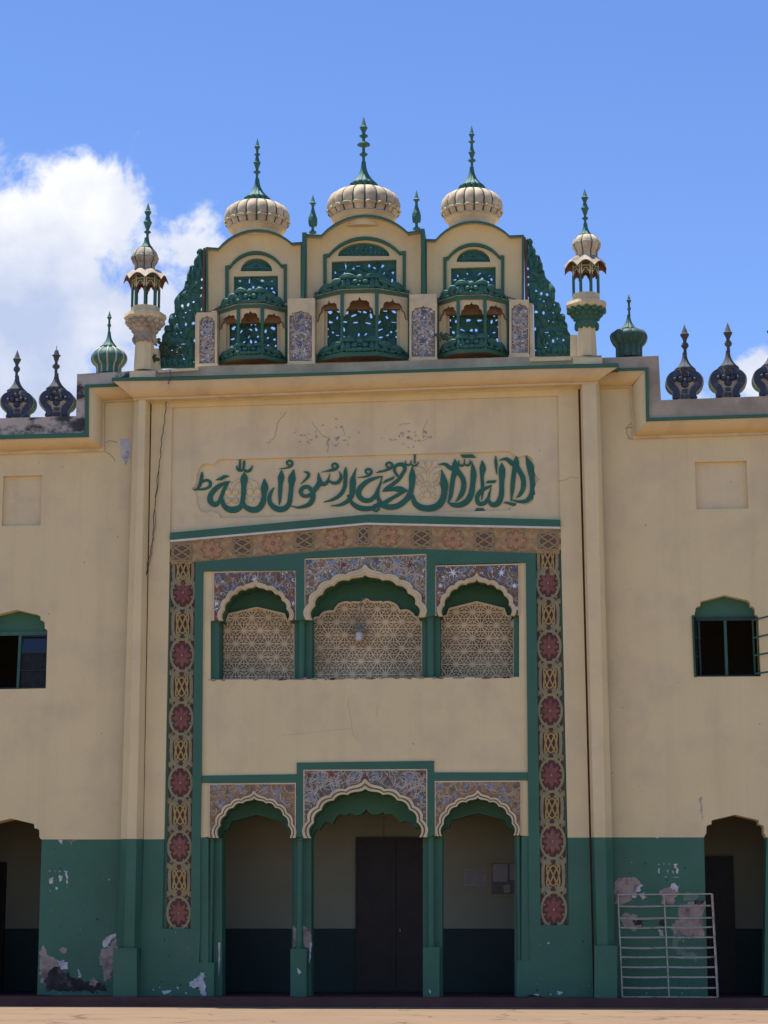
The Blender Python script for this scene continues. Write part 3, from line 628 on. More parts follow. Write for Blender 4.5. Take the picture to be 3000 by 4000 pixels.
def arch(x0, x1, yt0, yt1, yb0, yb1, cx, hw, ya, base, bands, stars, palette, line, nv, ns, fw):
    Y = 0.02
    inn = foil(cx, hw, yb0, yb1, ya); 
    out = foil(cx, hw, yb0, yb1, ya, add=fw, tip=fw * 0.55)
    poly = [(x0, yt0), (x1, yt1), (x1, yb1), (out[-1][0], yb1)] + out[::-1][1:-1] + [(out[0][0], yb0), (x0, yb0)]
    o = MB(); o.prism(poly, Y, 0.10, base)
    mosaic(o, poly, base, Y, stars, nv, ns, palette, line)
    # thin cream border
    o.strip([(x0, yt0), (x1, yt1)], [(x0, yt0 + 5), (x1, yt1 + 5)], Y - 0.008, Y + .01, 'trim'); o.strip([(x0, yt0 + 5), (x0, yb0)], [(x0 + 4, yt0 + 5), (x0 + 4, yb0)], Y - 0.007, Y + .01, 'trim'); o.strip([(x1 - 4, yt1 + 5), (x1 - 4, yb1)], [(x1, yt1 + 5), (x1, yb1)], Y - 0.007, Y + .01, 'trim')
    sp = obj('spandrel', o, mosque)
    m = MB(); n = len(bands); t = 0; prev = out
    for k, (wd, yy, col) in enumerate(bands):
        t += wd; nxt = foil(cx, hw, yb0, yb1, ya, add=fw * (1 - t), tip=fw * 0.55 * (1 - t))
        m.strip(prev, nxt, yy, 0.11, col); prev = nxt
    obj('arch_moulding', m, sp)
    r = MB(); r.prism([(x0, yt0), (x1, yt1), (x1, yb1), (inn[-1][0] + 2, yb1)] + [(p[0], p[1] - 1) for p in inn[::-1][1:-1]] + [(inn[0][0] - 2, yb0), (x0, yb0)], 0.11, 0.72, 'green'); obj('arch_reveal', r, sp)
    return sp
upm = [(0.45, -0.012, 'trim'), (0.30, -0.03, 'trim'), (0.25, 0.0, 'trim')]
lom = [(0.42, -0.012, 'trim'), (0.26, 0.012, 'mos_grey'), (0.32, -0.02, 'trim')]
def starset(x0, x1, y0, y1, cx, cols, n, r):
    s = []
    for i in range(n):
        t = i / (n - 1); x = x0 + 22 + (x1 - x0 - 44) * t
        s.append((x, y0 + 20 + (i % 2) * 14, r * random.uniform(.85, 1.15), cols[i % len(cols)]))
    for sx in (-1, 1):
        h = (x1 - x0) / 2
        for k, (dx, dy) in enumerate(((0.88, 0.42), (0.70, 0.36), (0.93, 0.66), (0.50, 0.30), (0.93, 0.86))):
            s.append((cx + sx * h * dx, y0 + (y1 - y0) * dy, r * random.uniform(.75, 1.0), cols[(k + 1) % len(cols)]))
    return s
pal1 = ['shard', 'mos_line', 'white', 'mos_dark', 'blue']; pal2 = ['mos_line', 'mos_dark', 'mos_line2', 'mos_ochre']
arch(833, 1156, 2233, 2226, 2423, 2421, 998, 127, 2289, 'mos_mauve', upm, starset(833, 1156, 2230, 2423, 995, ['blue', 'orange', 'dblue', 'shard', 'blue', 'red'], 7, 20), pal1, 'mos_grey', 150, 190, 17)
arch(1189, 1666, 2182, 2163, 2420, 2410, 1426, 206, 2247, 'mos_grey', upm, starset(1189, 1666, 2172, 2418, 1427, ['dblue', 'orange', 'blue', 'red', 'blue', 'dblue'], 11, 22), pal1, 'mos_line', 190, 260, 26)
arch(1700, 2029, 2209, 2201, 2406, 2404, 1862, 132, 2267, 'mos_mauve', upm, starset(1700, 2029, 2204, 2404, 1865, ['dblue', 'shard', 'blue', 'orange', 'blue', 'shard'], 7, 21), pal1, 'mos_grey', 150, 190, 17)
arch(816, 1156, 3060, 3058, 3273, 3273, 992, 140, 3120, 'mos_ochre', lom, starset(816, 1156, 3059, 3272, 990, ['blue', 'mos_dark', 'blue', 'mos_line2', 'blue'], 7, 20), pal2, 'mos_tan', 190, 110, 19)
arch(1185, 1669, 3006, 3004, 3274, 3270, 1426, 212, 3083, 'mos_dark', lom, starset(1185, 1669, 3005, 3272, 1427, ['red', 'blue', 'red', 'mos_grey', 'blue'], 11, 22), pal2, 'mos_line', 260, 170, 25)
arch(1698, 2037, 3051, 3049, 3266, 3263, 1866, 140, 3117, 'mos_ochre', lom, starset(1698, 2037, 3050, 3264, 1866, ['blue', 'mos_dark', 'blue', 'mos_line2', 'blue'], 7, 20), pal2, 'mos_tan', 190, 110, 19)

# columns and piers ---------------------------------------------------------
def column(cx0, yt, yb, r, base=None, Y=0.14):
    c = MB(); c.lathe(cx0, [(yt - 1, r * 1.25), (yt + 8, r * 1.25), (yt + 10, r), ((yt + yb) / 2, r * 1.02), (yb - 8, r), (yb - 6, r * 1.2), (yb, r * 1.2)], Y, 'green', n=20)
    o = obj('column', c, mosque)
    if base:
        d = MB(); d.pbox(base[0], yb, base[1], 3895, -0.05, 0.30, 'dado'); obj('column_base', d, o, bevel=0.01)
    return o
column(1178, 2422, 2654, 13); column(1682, 2408, 2648, 14)
column(1171, 3274, 3707, 12.5, (1134.5, 1197)); column(1684, 3268, 3700, 13.5, (1652, 1717))
for x0, x1, yt, yb in ((822, 856, 2424, 2655), (1150, 1218, 2421, 2653), (1649, 1718, 2408, 2650), (2007, 2028, 2404, 2645)):
    obj('gallery_pier', MB().pbox(x0, yt, x1, yb, 0.22 if 900 < x0 < 1900 else 0.12, 0.74, 'green'), mosque)
for x0, yt, x1, yb, ya_, yb_ in ((1652, 3268, 1728, 3894, 0.30, 0.74), (782, 3272, 814, 3760, 0.03, 0.5), (833, 3273, 867, 3894, 0.26, 0.74), (2037, 3266, 2071, 3752, 0.03, 0.5), (2010, 3266, 2030, 3894, 0.26, 0.74), (1150, 3273, 1216, 3894, 0.30, 0.74)):
    pier = obj('arcade_pier', MB().pbox(x0, yt, x1, yb, ya_, yb_, 'dado'), mosque)
b = MB(); b.lathe(823, [(3273, 10), (3760, 10)], 0.15, 'dado', n=16); obj('engaged_column', b, mosque)
b = MB(); b.lathe(2028, [(3266, 10), (3752, 10)], 0.15, 'dado', n=16); obj('engaged_column', b, mosque)
# upper lattice screens
def tudor(cx, hw, ytop, ysp, ybot):
    d = [(-1, 1), (-.98, .72), (-.90, .64), (-.80, .60), (-.74, .30), (0, 0), (.74, .30), (.80, .60), (.90, .64), (.98, .72), (1, 1)]
    return [(cx - hw, ybot)] + [(cx + x * hw, ytop + y * (ysp - ytop)) for x, y in d] + [(cx + hw, ybot)]
def jali(poly, cy0, a, border):
    o = MB(); o.prism(poly, 0.72, 0.735, 'jali_shade')
    xs = [p[0] for p in poly]; ys = [p[1] for p in poly]
    def seg(p, q, w, dy=0.0):
        n = 6; run = []
        for i in range(n + 1):
            t = i / n; c = (p[0] + (q[0] - p[0]) * t, p[1] + (q[1] - p[1]) * t)
            if inside(c, poly): run.append(c)
            elif len(run) > 1: o.ribbon(run, 0.685 + dy, 0.722, 'jali', w=w); run = []
            else: run = []
        if len(run) > 1: o.ribbon(run, 0.685 + dy, 0.722, 'jali', w=w)
    row = 0; y = min(ys) - a; rh = a * 0.80
    while y < max(ys) + a:
        x = min(xs) - a + (a / 2 if row % 2 else 0)
        while x < max(xs) + a:
            fy = .80 / .866
            def q_(r, an): return (x + r * a * math.cos(an), y + r * a * math.sin(an) * fy)
            for k in range(6):
                a0 = k * math.pi / 3
                seg((x, y), q_(.5, a0), 4.6, 0.0008 * k); seg((x, y), q_(.56, a0 + math.pi / 6), 3.2, 0.006 + 0.0008 * k)
                seg(q_(.5, a0), q_(.5, a0 + math.pi / 3), 3.0, 0.0125 + .0007 * k)
            x += a
        y += rh; row += 1
    n = len(poly)
    o.ribbon(list(poly) + [poly[0]], 0.672, 0.722, 'jali', w=border)
    return obj('lattice_screen', o, mosque)
jali(tudor(1003, 147, 2374, 2458, 2655), 0, 64, 8)
cj = [(1218, 2653)] + smooth([(1219, 2440), (1228, 2415), (1248, 2412)], 3) + smooth([(1250, 2408), (1262, 2394), (1285, 2388), (1303, 2388)], 3) + smooth([(1306, 2385), (1322, 2362), (1350, 2352), (1372, 2356)], 3) + smooth([(1376, 2352), (1400, 2353), (1418, 2350), (1432, 2340), (1446, 2350), (1468, 2352), (1490, 2351)], 3) + smooth([(1494, 2356), (1515, 2351), (1545, 2362), (1560, 2384)], 3) + smooth([(1564, 2386), (1590, 2384), (1610, 2396), (1618, 2408)], 3) + [(1640, 2418), (1648, 2440), (1648, 2650)]
jali(cj, 0, 64, 8)
jali(tudor(1862, 145, 2352, 2440, 2646), 0, 64, 8)
b = MB(); b.prism([(800, 2150), (2060, 2150), (2060, 2660), (800, 2660)], 0.74, 0.80, 'green'); obj('gallery_wall', b, mosque)
# inner arches of the arcade
ca = [(1216, 3900), (1216, 3290)] + smooth([(1224, 3256), (1236, 3240), (1247, 3243)], 3) + smooth([(1249, 3240), (1265, 3216), (1285, 3211), (1300, 3217)], 3) + smooth([(1302, 3214), (1318, 3186), (1338, 3181), (1356, 3186)], 3) + smooth([(1358, 3184), (1366, 3176), (1385, 3183), (1405, 3183), (1422, 3172), (1431, 3163), (1440, 3172), (1460, 3182), (1480, 3180), (1500, 3173)], 3) + smooth([(1505, 3183), (1525, 3180), (1545, 3190), (1562, 3211)], 3) + smooth([(1566, 3212), (1585, 3208), (1605, 3216), (1620, 3236)], 3) + smooth([(1624, 3236), (1640, 3234), (1652, 3260)], 3) + [(1652, 3900)]
la = [(867, 3900)] + tudor(1003, 137, 3182, 3275, 3900)[1:-1] + [(1140, 3900)]
ra = [(1729, 3900)] + tudor(1868, 142, 3176, 3270, 3900)[1:-1] + [(2010, 3900)]
b = MB(); b.prism([(440, 2990), (2440, 2990), (2440, 3902), (2011, 3902)] + ra[::-1][0:] + ca[::-1] + la[::-1] + [(440, 3902)], 0.75, 1.05, 'green')
obj('inner_arch_wall', b, mosque)
def patch1(pts, amp, n, sd, Y0, Y1, m, par): return obj({'plast': 'bare_plaster_patch', 'lime': 'white_lime_patch'}[m], MB().prism(jag(pts, amp, n, sd), Y0, Y1, m), par)
patch1([(1005 / 1.843 + 600, 3617), (1165, 3640), (1160, 3690), (1146, 3700)], 5, 4, 1, .295, .32, 'plast', pier)
patch1(cm(cG, [(1078, 1318), (1130, 1360), (1138, 1420), (1125, 1480), (1078, 1470)]), 5, 4, 2, 0.294, 0.32, 'plast', pier); patch1(cm(cG, [(1122, 1440), (1138, 1440), (1130, 1560), (1120, 1590)]), 3, 4, 3, 0.293, 0.32, 'lime', pier)
patch1(cm(cG, [(465, 1440), (480, 1440), (478, 1560), (468, 1690)]), 2, 4, 4, 0.25, 0.27, 'lime', pier)
patch1(cm(cG, [(1032, 1622), (1050, 1640), (1066, 1655), (1048, 1672), (1036, 1660)]), 4, 3, 5, -0.056, -0.04, 'lime', pier)
patch1([(1675, 3865), (1684, 3872), (1680, 3882)], 3, 3, 6, -0.056, -0.04, 'lime', pier)

# door and notices in the arcade -------------------------------------------------
zt = P(1550, 3271, 2.95).z
def XI(px, Y=2.95): return P(px, 3500, Y).x
d = MB(); d.box(XI(1390), XI(1710), 2.90, 2.99, ZF, zt, 'door'); dobj = obj('door', d, mosque)
for x0, x1 in ((1398, 1547), (1553, 1702)):
    l = MB(); xa, xb = XI(x0), XI(x1); l.box(xa, xb, 2.865, 2.90, ZF + 0.03, zt - 0.1, 'door')
    H = zt - ZF
    for f0, f1 in ((0.04, 0.17), (0.21, 0.34), (0.42, 0.60), (0.64, 0.86)):
        l.box(xa + 0.12, xb - 0.12, 2.845, 2.865, ZF + H * f0, ZF + H * f1, 'door')
    lo = obj('door_leaf', l, dobj)
    if x0 > 1500:
        h = MB(); h.ell((xa + 0.06, 2.83, ZF + 1.25), 0.03, 0.04, 0.05, 'lampm', seg=8, rings=5); obj('handle', h, lo)
for i, (x0, y0, x1, y1) in enumerate((cH(852, 822) + cH(930, 930), cH(933, 826) + cH(1000, 928))):
    n = MB(); n.pbox(x0, y0, x1, y1, 2.985, 2.994, 'paper')
    for k in range(9): n.pbox(x0 + 5, y0 + 8 + k * 6, x1 - 5 - random.uniform(0, 12), y0 + 9.5 + k * 6, 2.9835, 2.986, 'print')
    tag(obj('notice', n), ['pale paper notice on the arcade wall, the left one of the pair', 'pale paper notice on the arcade wall, between the other notice and the framed board'][i], 'notice', 'paper notices on the arcade wall')
nb = thing('notice_board', (0, 0, 0), 'framed notice board with torn posters on the arcade wall behind the right arch', 'notice board')
n = MB(); q = cm(cH, [(1008, 758), (1215, 758), (1215, 1000), (1008, 1000)]); q2 = cm(cH, [(1030, 782), (1192, 782), (1192, 982), (1030, 982)])
n.prism(q, 2.955, 2.994, 'board', holes=[q2]); obj('frame', n, nb)
n = MB(); n.prism(q2, 2.975, 2.994, 'print')
n.prism(jag(cm(cH, [(1036, 790), (1135, 786), (1130, 905), (1036, 900)]), 3, 4, 3), 2.970, 2.976, 'paper'); n.prism(jag(cm(cH, [(1145, 786), (1188, 786), (1188, 890), (1150, 890)]), 3, 4, 4), 2.970, 2.976, 'paper'); n.prism(jag(cm(cH, [(1105, 930), (1150, 915), (1150, 970), (1110, 975)]), 4, 4, 5), 2.970, 2.976, 'paper')
obj('poster', n, nb)

m_ = MB(); m_.tube([P(1503, 3172, 2.985), P(1497, 3272, 2.985)], 0.012, 'crack', 6); obj('conduit', m_, mosque)
# hanging lamp ----------------------------------------------------------------------
lamp = thing('hanging_lamp', (0, 0, 0), 'grey enamel pendant lamp hanging in the middle gallery arch', 'lamp')
YL = 0.45
h = MB(); h.tube([P(1418, 2338, YL + .2), P(1411, 2346, YL), P(1408, 2390, YL), P(1404, 2436, YL)], 0.014, 'lampm'); obj('stem', h, lamp)
h = MB(); h.lathe(1402, [(2432, 4), (2434, 10), (2448, 12), (2452, 19), (2458, 22), (2460, 34), (2465, 38), (2468, 37), (2470, 30), (2466, 10)], YL, 'lampm', n=24); obj('lamp_shade', h, lamp)
h = MB(); h.lathe(1402, [(2466, 12), (2472, 14.5), (2498, 14.5), (2503, 11), (2504, 2)], YL, 'bulb', n=20); obj('bulb', h, lamp)

# pilasters -----------------------------------------------------------------------
def pilaster(top, bot, yt, yb, split):
    "top / bot: four x positions of the facet creases"
    o = MB(); ys = (yt, split, yb); Yf = -0.26; Yd = (0.02, Yf, Yf, 0.02)
    def row(y):
        t = (y - yt) / (yb - yt); return [P(a + (c - a) * t, y, d) for a, c, d in zip(top, bot, Yd)]
    for k, m in ((0, 'beige'), (1, 'dado')):
        a, c = row(ys[k]), row(ys[k + 1]); o.add(a + c, [(i, i + 1, 5 + i, 4 + i) for i in range(3)], m)
    return o
o = pilaster((524, 545, 569, 588), (458, 484, 524, 553), 1552, 3704, 3277); pl = obj('pilaster', o, mosque)
b = MB(); b.pbox(442, 3704, 534, 3898, -0.34, 0.2, 'dado'); obj('pilaster_base', b, pl, bevel=0.012)
o = pilaster((2265, 2274, 2328, 2341), (2320, 2332, 2374, 2404), 1490, 3694, 3271); pr = obj('pilaster', o, mosque)
b = MB(); b.pbox(2322, 3694, 2411, 3899, -0.34, 0.2, 'dado'); obj('pilaster_base', b, pr, bevel=0.012)

b = MB(); b.prism([(574, 1552), (600, 1552), (566, 3895), (536, 3895)], 0.10, 0.30, 'oxide_shade'); obj('groove_backing', b, mosque); b = MB(); b.prism([(2250, 1492), (2276, 1492), (2338, 3895), (2310, 3895)], 0.10, 0.30, 'oxide_shade'); obj('groove_backing', b, mosque)  # dark brown strips put the shade of the grooves into colour
# wing walls --------------------------------------------------------------------------
def wing_arch(cx, pk, yb, hw, sgn=1):
    q = [(-1, 3275 - 3197 + 0), (-.93, 70), (-.91, 42), (-.86, 36), (-.75, 30), (-.74, 22), (-.72, 12)]
    q = [(x, y) for x, y in ((-1.0, 84), (-.965, 80), (-.925, 72), (-.92, 46), (-.86, 40), (-.76, 38), (-.76, 24), (-.70, 20))]
    l = [(cx + x * hw, pk + y) for x, y in q]; r = [(cx - x * hw, pk + y) for x, y in reversed(q)]
    return l, r
def wing(side):
    if side < 0:
        x_out, x_in = -1300, 545; zl = lambda x: 1700 - x * 0.02; wx = (42, 121); pk = 3197; dy0, dy1 = 3279, 3279
        win = cm(cWL, [(-300, 800), (-255, 780), (-250, 660), (-215, 610), (-140, 600), (-135, 530), (-100, 505), (322, 403), (735, 498), (778, 540), (780, 600), (840, 625), (858, 660), (860, 760), (910, 800), (880, 1912), (-300, 1935)])
        nic = [(13, 1860), (165, 1856), (159, 2052), (6, 2055)]; cx, hw = 42, 121; par = 'mould_l'
    else:
        x_out, x_in = 4200, 2330; wx = (2872, 122); pk = 3182; dy0, dy1 = 3271, 3271
        win = cm(cWR, [(242, 682), (280, 668), (292, 600), (295, 560), (330, 522), (378, 515), (378, 450), (395, 435), (800, 330), (1190, 418), (1235, 450), (1240, 515), (1290, 530), (1322, 570), (1328, 665), (1383, 698), (1425, 1735), (292, 1742)])
        nic = [(2714, 1805), (2916, 1800), (2923.5, 1986), (2720.5, 1990)]; cx, hw = 2872, 122; par = 'mould_r'
    l, r = wing_arch(cx, pk, 3275, hw)
    top = [(x_out, 1790 if side < 0 else 1670), (x_in, 1480 if side < 0 else 1430)]
    yk = 3279 if side < 0 else 3271
    # upper wall: outline follows the step of the parapet
    if side < 0:
        poly = [(x_out, 1800), (x_out, 1720), (340, 1690), (340, 1505), (x_in, 1500), (x_in - 20, yk), (r[-1][0], yk)] + r[::-1][1:] + [(cx, pk)] + l[::-1][:-1] + [(l[0][0], yk), (x_out, yk)]
    else:
        poly = [(x_in, 1445), (2526, 1440), (2526, 1640), (x_out, 1590), (x_out, yk), (r[-1][0], yk)] + r[::-1][1:] + [(cx, pk)] + l[::-1][:-1] + [(l[0][0], yk), (x_in + 20, yk)]
    w = MB(); w.prism(poly, YW, YW + 0.5, 'beige', holes=[win, nic]); wo = obj('wall', w, mosque)
    n = MB(); n.prism([(p[0] + (10 if k in (1, 2) else -10), p[1] + (12 if k > 1 else -12)) for k, p in enumerate(nic)], YW + 0.09, YW + 0.3, 'panel'); obj('niche', n, wo)
    d = MB()
    if side < 0:
        d.prism([(163, yk), (x_in - 20, yk), (x_in - 40, 3899), (145, 3885)], YW - 0.002, YW + 0.5, 'dado'); d.prism([(x_out, yk), (l[0][0], yk), (-75, 3885), (x_out, 3885)], YW - 0.002, YW + 0.5, 'dado')
    else:
        d.prism([(x_in + 20, yk), (2750, yk), (2765, 3890), (x_in + 50, 3899)], YW - 0.002, YW + 0.5, 'dado'); d.prism([(r[-1][0], yk), (x_out, yk), (x_out, 3890), (2985, 3890)], YW - 0.002, YW + 0.5, 'dado')
    do = obj('dado', d, mosque)
    return wo, do
wl, dwl = wing(-1); wr, dwr = wing(1)
# back side doors glimpsed through the wing arches
zt2 = P(0, 3368, 2.95).z
d = MB(); d.box(XI(-150), XI(22), 2.90, 2.99, ZF, zt2, 'door'); obj('door', d, mosque)
d = MB(); d.box(XI(2610), XI(2868), 2.90, 2.99, ZF, P(2800, 3345, 2.95).z, 'door'); obj('door', d, mosque)

# peeled paint on the dados
def patches(parent, Y, items):
    nm = {'plast': 'bare_plaster_patch', 'lime': 'white_lime_patch', 'soot': 'damp_stain', 'paleg': 'pale_green_patch'}
    for k, (c, pts, m, amp, dy) in enumerate(items): obj(nm[m], MB().prism(jag(cm(c, pts), amp, 5, k * 3.1 + Y), Y - 0.004 - dy, Y + 0.02, m), parent)
patches(dwl, YW - 0.002, [
    (cJ, [(285, 1320), (315, 1280), (335, 1310), (345, 1345), (400, 1370), (430, 1400), (420, 1460), (380, 1480), (345, 1560), (300, 1560), (285, 1480)], 'plast', 7, 0.001),
    (cJ, [(410, 1390), (460, 1385), (492, 1410), (490, 1460), (440, 1450)], 'lime', 7, 0.003),
    (cJ, [(345, 1450), (420, 1430), (520, 1500), (600, 1540), (700, 1530), (770, 1560), (770, 1600), (560, 1610), (340, 1605), (320, 1560)], 'soot', 12, 0.002),
    (cJ, [(425, 1300), (450, 1292), (482, 1300), (478, 1335), (445, 1338)], 'plast', 5, 0.001),
    (cJ, [(640, 1530), (680, 1510), (715, 1540), (690, 1570), (650, 1565)], 'plast', 8, 0.004),
    (cJ, [(555, 1440), (575, 1460), (585, 1500), (565, 1510)], 'lime', 4, 0.004),
    (cJ, [(735, 1255), (770, 1215), (830, 1195), (836, 1210), (790, 1250), (775, 1290), (745, 1300)], 'lime', 8, 0.003),
    (cJ, [(715, 1340), (740, 1300), (780, 1290), (835, 1215), (838, 1300), (815, 1400), (800, 1500), (750, 1540), (740, 1440), (720, 1390)], 'plast', 8, 0.001),
    (cJ, [(845, 1255), (868, 1295), (840, 1298)], 'lime', 3, 0.002),
    (cJ, [(352, 740), (362, 740), (362, 746), (352, 746)], 'lime', 2, 0.001), (cJ, [(395, 739), (405, 740), (404, 745), (395, 745)], 'lime', 2, 0.001), (cJ, [(425, 740), (436, 740), (436, 745), (425, 746)], 'lime', 2, 0.001), (cJ, [(462, 741), (472, 742), (470, 748), (461, 747)], 'lime', 2, 0.001), (cJ, [(470, 745), (486, 745), (486, 832), (474, 830), (476, 780)], 'lime', 5, 0.002), (cJ, [(355, 790), (378, 785), (382, 832), (362, 830)], 'lime', 7, 0.001), (cJ, [(415, 770), (448, 780), (440, 820), (430, 825)], 'lime', 7, 0.001), (cJ, [(400, 850), (418, 865), (405, 880)], 'lime', 4, 0.001),
    (cJ, [(415, 515), (450, 515), (445, 555), (430, 530)], 'lime', 4, 0.001), (cJ, [(470, 515), (560, 515), (520, 530), (515, 555), (500, 530)], 'plast', 4, 0.002)])
patches(dl, -0.003, [(cJ, [(1358, 1545), (1400, 1530), (1440, 1480), (1475, 1468), (1470, 1530), (1485, 1630), (1448, 1630), (1440, 1580), (1385, 1585)], 'lime', 8, 0.001), (cJ, [(1165, 1610), (1235, 1600), (1200, 1630), (1175, 1625)], 'lime', 5, 0.001), (cJ, [(1270, 1575), (1295, 1578), (1282, 1590)], 'lime', 4, 0.001)])
patches(dr, -0.003, [(cH, [(1250, 1640), (1320, 1632), (1380, 1655), (1300, 1660)], 'soot', 6, 0.001), (cH, [(1450, 1610), (1495, 1625), (1465, 1640)], 'lime', 5, 0.001), (cH, [(1300, 1632), (1340, 1630), (1330, 1645)], 'lime', 4, 0.002)])
patches(dwr, YW - 0.002, [
    (cK, [(415, 920), (450, 885), (500, 888), (570, 885), (610, 895), (632, 935), (610, 985), (570, 1020), (530, 1085), (450, 1115), (425, 1100), (418, 1000)], 'plast', 9, 0.001),
    (cK, [(600, 965), (638, 940), (630, 985), (600, 1010), (580, 1050), (555, 1050), (575, 1010)], 'lime', 7, 0.003), (cK, [(610, 1020), (655, 1010), (670, 1045), (640, 1060)], 'lime', 7, 0.002),
    (cK, [(790, 1000), (830, 965), (870, 970), (880, 935), (905, 930), (935, 965), (938, 1010), (910, 1040), (905, 1100), (860, 1108), (800, 1090)], 'plast', 8, 0.001), (cK, [(868, 965), (885, 932), (915, 935), (932, 970), (925, 1000), (895, 985)], 'lime', 5, 0.003),
    (cK, [(975, 1030), (1000, 1008), (1085, 1015), (1100, 1045), (1070, 1075), (975, 1075)], 'paleg', 6, 0.001),
    (cK, [(945, 1110), (1050, 1075), (1140, 1080), (1140, 1500), (1090, 1540), (1010, 1500), (930, 1490), (890, 1420), (900, 1340), (880, 1260), (940, 1230), (930, 1150)], 'plast', 12, 0.001),
    (cK, [(890, 1360), (940, 1320), (970, 1350), (940, 1400), (930, 1460), (1020, 1490), (1080, 1500), (1085, 1570), (1010, 1540), (920, 1500), (885, 1440)], 'paleg', 9, 0.003),
    (cK, [(470, 1185), (560, 1180), (640, 1230), (640, 1270), (560, 1310), (480, 1270)], 'plast', 10, 0.001), (cK, [(560, 1230), (640, 1235), (640, 1275), (580, 1275)], 'soot', 8, 0.002), (cK, [(775, 1235), (820, 1235), (820, 1285), (780, 1280)], 'soot', 5, 0.001), (cK, [(765, 1310), (810, 1310), (820, 1365), (795, 1365)], 'lime', 5, 0.001),
    (cK, [(1050, 1075), (1140, 1072), (1140, 1110), (1070, 1105)], 'soot', 8, 0.004),
    (cK, [(770, 776), (782, 776), (782, 784), (772, 784)], 'lime', 2, 0.001), (cK, [(812, 776), (826, 777), (824, 782), (812, 782)], 'lime', 2, 0.001), (cK, [(855, 776), (866, 776), (866, 781), (855, 781)], 'lime', 2, 0.001), (cK, [(915, 777), (926, 778), (925, 785), (915, 784)], 'lime', 2, 0.001), (cK, [(895, 778), (915, 775), (912, 810), (900, 808)], 'lime', 4, 0.002), (cK, [(918, 800), (932, 820), (930, 858), (916, 850)], 'lime', 4, 0.001), (cK, [(770, 815), (780, 812), (780, 855), (770, 850)], 'lime', 3, 0.001), (cK, [(885, 840), (897, 830), (894, 860)], 'lime', 3, 0.002), (cK, [(840, 830), (852, 822), (850, 846)], 'lime', 3, 0.001), (cK, [(820, 882), (842, 880), (838, 888)], 'lime', 2, 0.001), (cK, [(870, 882), (935, 882), (930, 887)], 'lime', 2, 0.001),
    (cK, [(738, 558), (780, 562), (768, 572), (752, 568)], 'lime', 3, 0.001)])
def chips(parent, x0, x1, y0, y1, Y, n, seed):
    rs = random.Random(seed); o = MB()
    for i in range(n):
        x = rs.uniform(x0, x1); y = y1 - (y1 - y0) * rs.random() ** 3.5; r = rs.uniform(1.0, 4.2)
        o.prism(jag(oval(x, y, r, r * rs.uniform(.5, 1.3), 7, rs.uniform(0, 3)), r * .8, 2, i), Y - 0.0035 - 0.0001 * i, Y + .01, rs.choice(['lime', 'plast', 'soot', 'paleg', 'soot']))
    obj('paint_chip', o, parent)['kind'] = 'stuff'
chips(dwl, 165, 440, 3300, 3880, YW - 0.002, 26, 1); chips(dwr, 2420, 2745, 3290, 3880, YW - 0.002, 26, 2); chips(dl, 570, 800, 3640, 3885, -0.003, 22, 3); chips(dr, 2080, 2300, 3640, 3885, -0.003, 22, 4)
# lime stain and stains on the left wing by the pilaster
b = MB(); b.prism(jag([(468, 1715), (500, 1712), (512, 1740), (505, 1800), (490, 1818), (475, 1790)], 7, 5, 4), YW - 0.004, YW + 0.02, 'lime')
for q in ([(410, 1766), (430, 1775), (450, 1800)], [(412, 1730), (430, 1722), (460, 1728)]): obj('crack', MB().ribbon([(x, y, 2.5) for x, y in smooth(q, 4)], YW - 0.004, YW + 0.02, 'crack'), wl)
obj('peeled_patch', b, wl)
b = MB()
for q in ([(2480, 1650), (2455, 1662), (2448, 1690), (2460, 1710)], [(2500, 1640), (2470, 1668), (2440, 1672)], [(2478, 1712), (2462, 1715), (2450, 1712)]): obj('crack', MB().ribbon([(x, y, 2.5) for x, y in smooth(q, 4)], YW - 0.004, YW + 0.02, 'crack'), wr)
b.prism(jag(cm(cK, [(1100, 240), (1120, 235), (1125, 330), (1135, 420), (1118, 400), (1112, 320)]), 6, 4, 2), YW - 0.003, YW + .01, 'flake')
obj('stain', b, wr)

# wing windows -----------------------------------------------------------------------------
Yg = YW + 0.22
w = MB(); w.prism(cm(cWL, [(-330, 380), (950, 380), (950, 850), (-330, 870)]), Yg, Yg + 0.06, 'green'); w.prism(cm(cWL, [(-330, 830), (930, 815), (930, 885), (-330, 905)]), Yg - 0.05, Yg, 'wframe')
wo = obj('window', w, mosque)
f = MB(); f.prism(cm(cWL, [(-330, 905), (-270, 905), (-290, 1920), (-330, 1920)]), Yg - 0.04, Yg + 0.03, 'wframe'); f.prism(cm(cWL, [(362, 890), (412, 890), (360, 1910), (312, 1915)]), Yg - 0.06, Yg + 0.03, 'wframe')
f.prism(cm(cWL, [(395, 895), (905, 895), (905, 912), (395, 912)]), Yg - 0.055, Yg + .03, 'wdark'); f.prism(cm(cWL, [(898, 905), (912, 905), (885, 1910), (872, 1910)]), Yg - 0.04, Yg + .03, 'wdark'); f.prism(cm(cWL, [(-300, 1905), (885, 1885), (885, 1920), (-300, 1935)]), Yg - 0.05, Yg + .03, 'wdark')
for va, vb in ((1225, 1240), (1560, 1575)): f.prism(cm(cWL, [(385, va), (900, va - 8), (900, vb - 8), (385, vb)]), Yg - 0.045, Yg + 0.02, 'wdark')
obj('window_frame', f, wo)
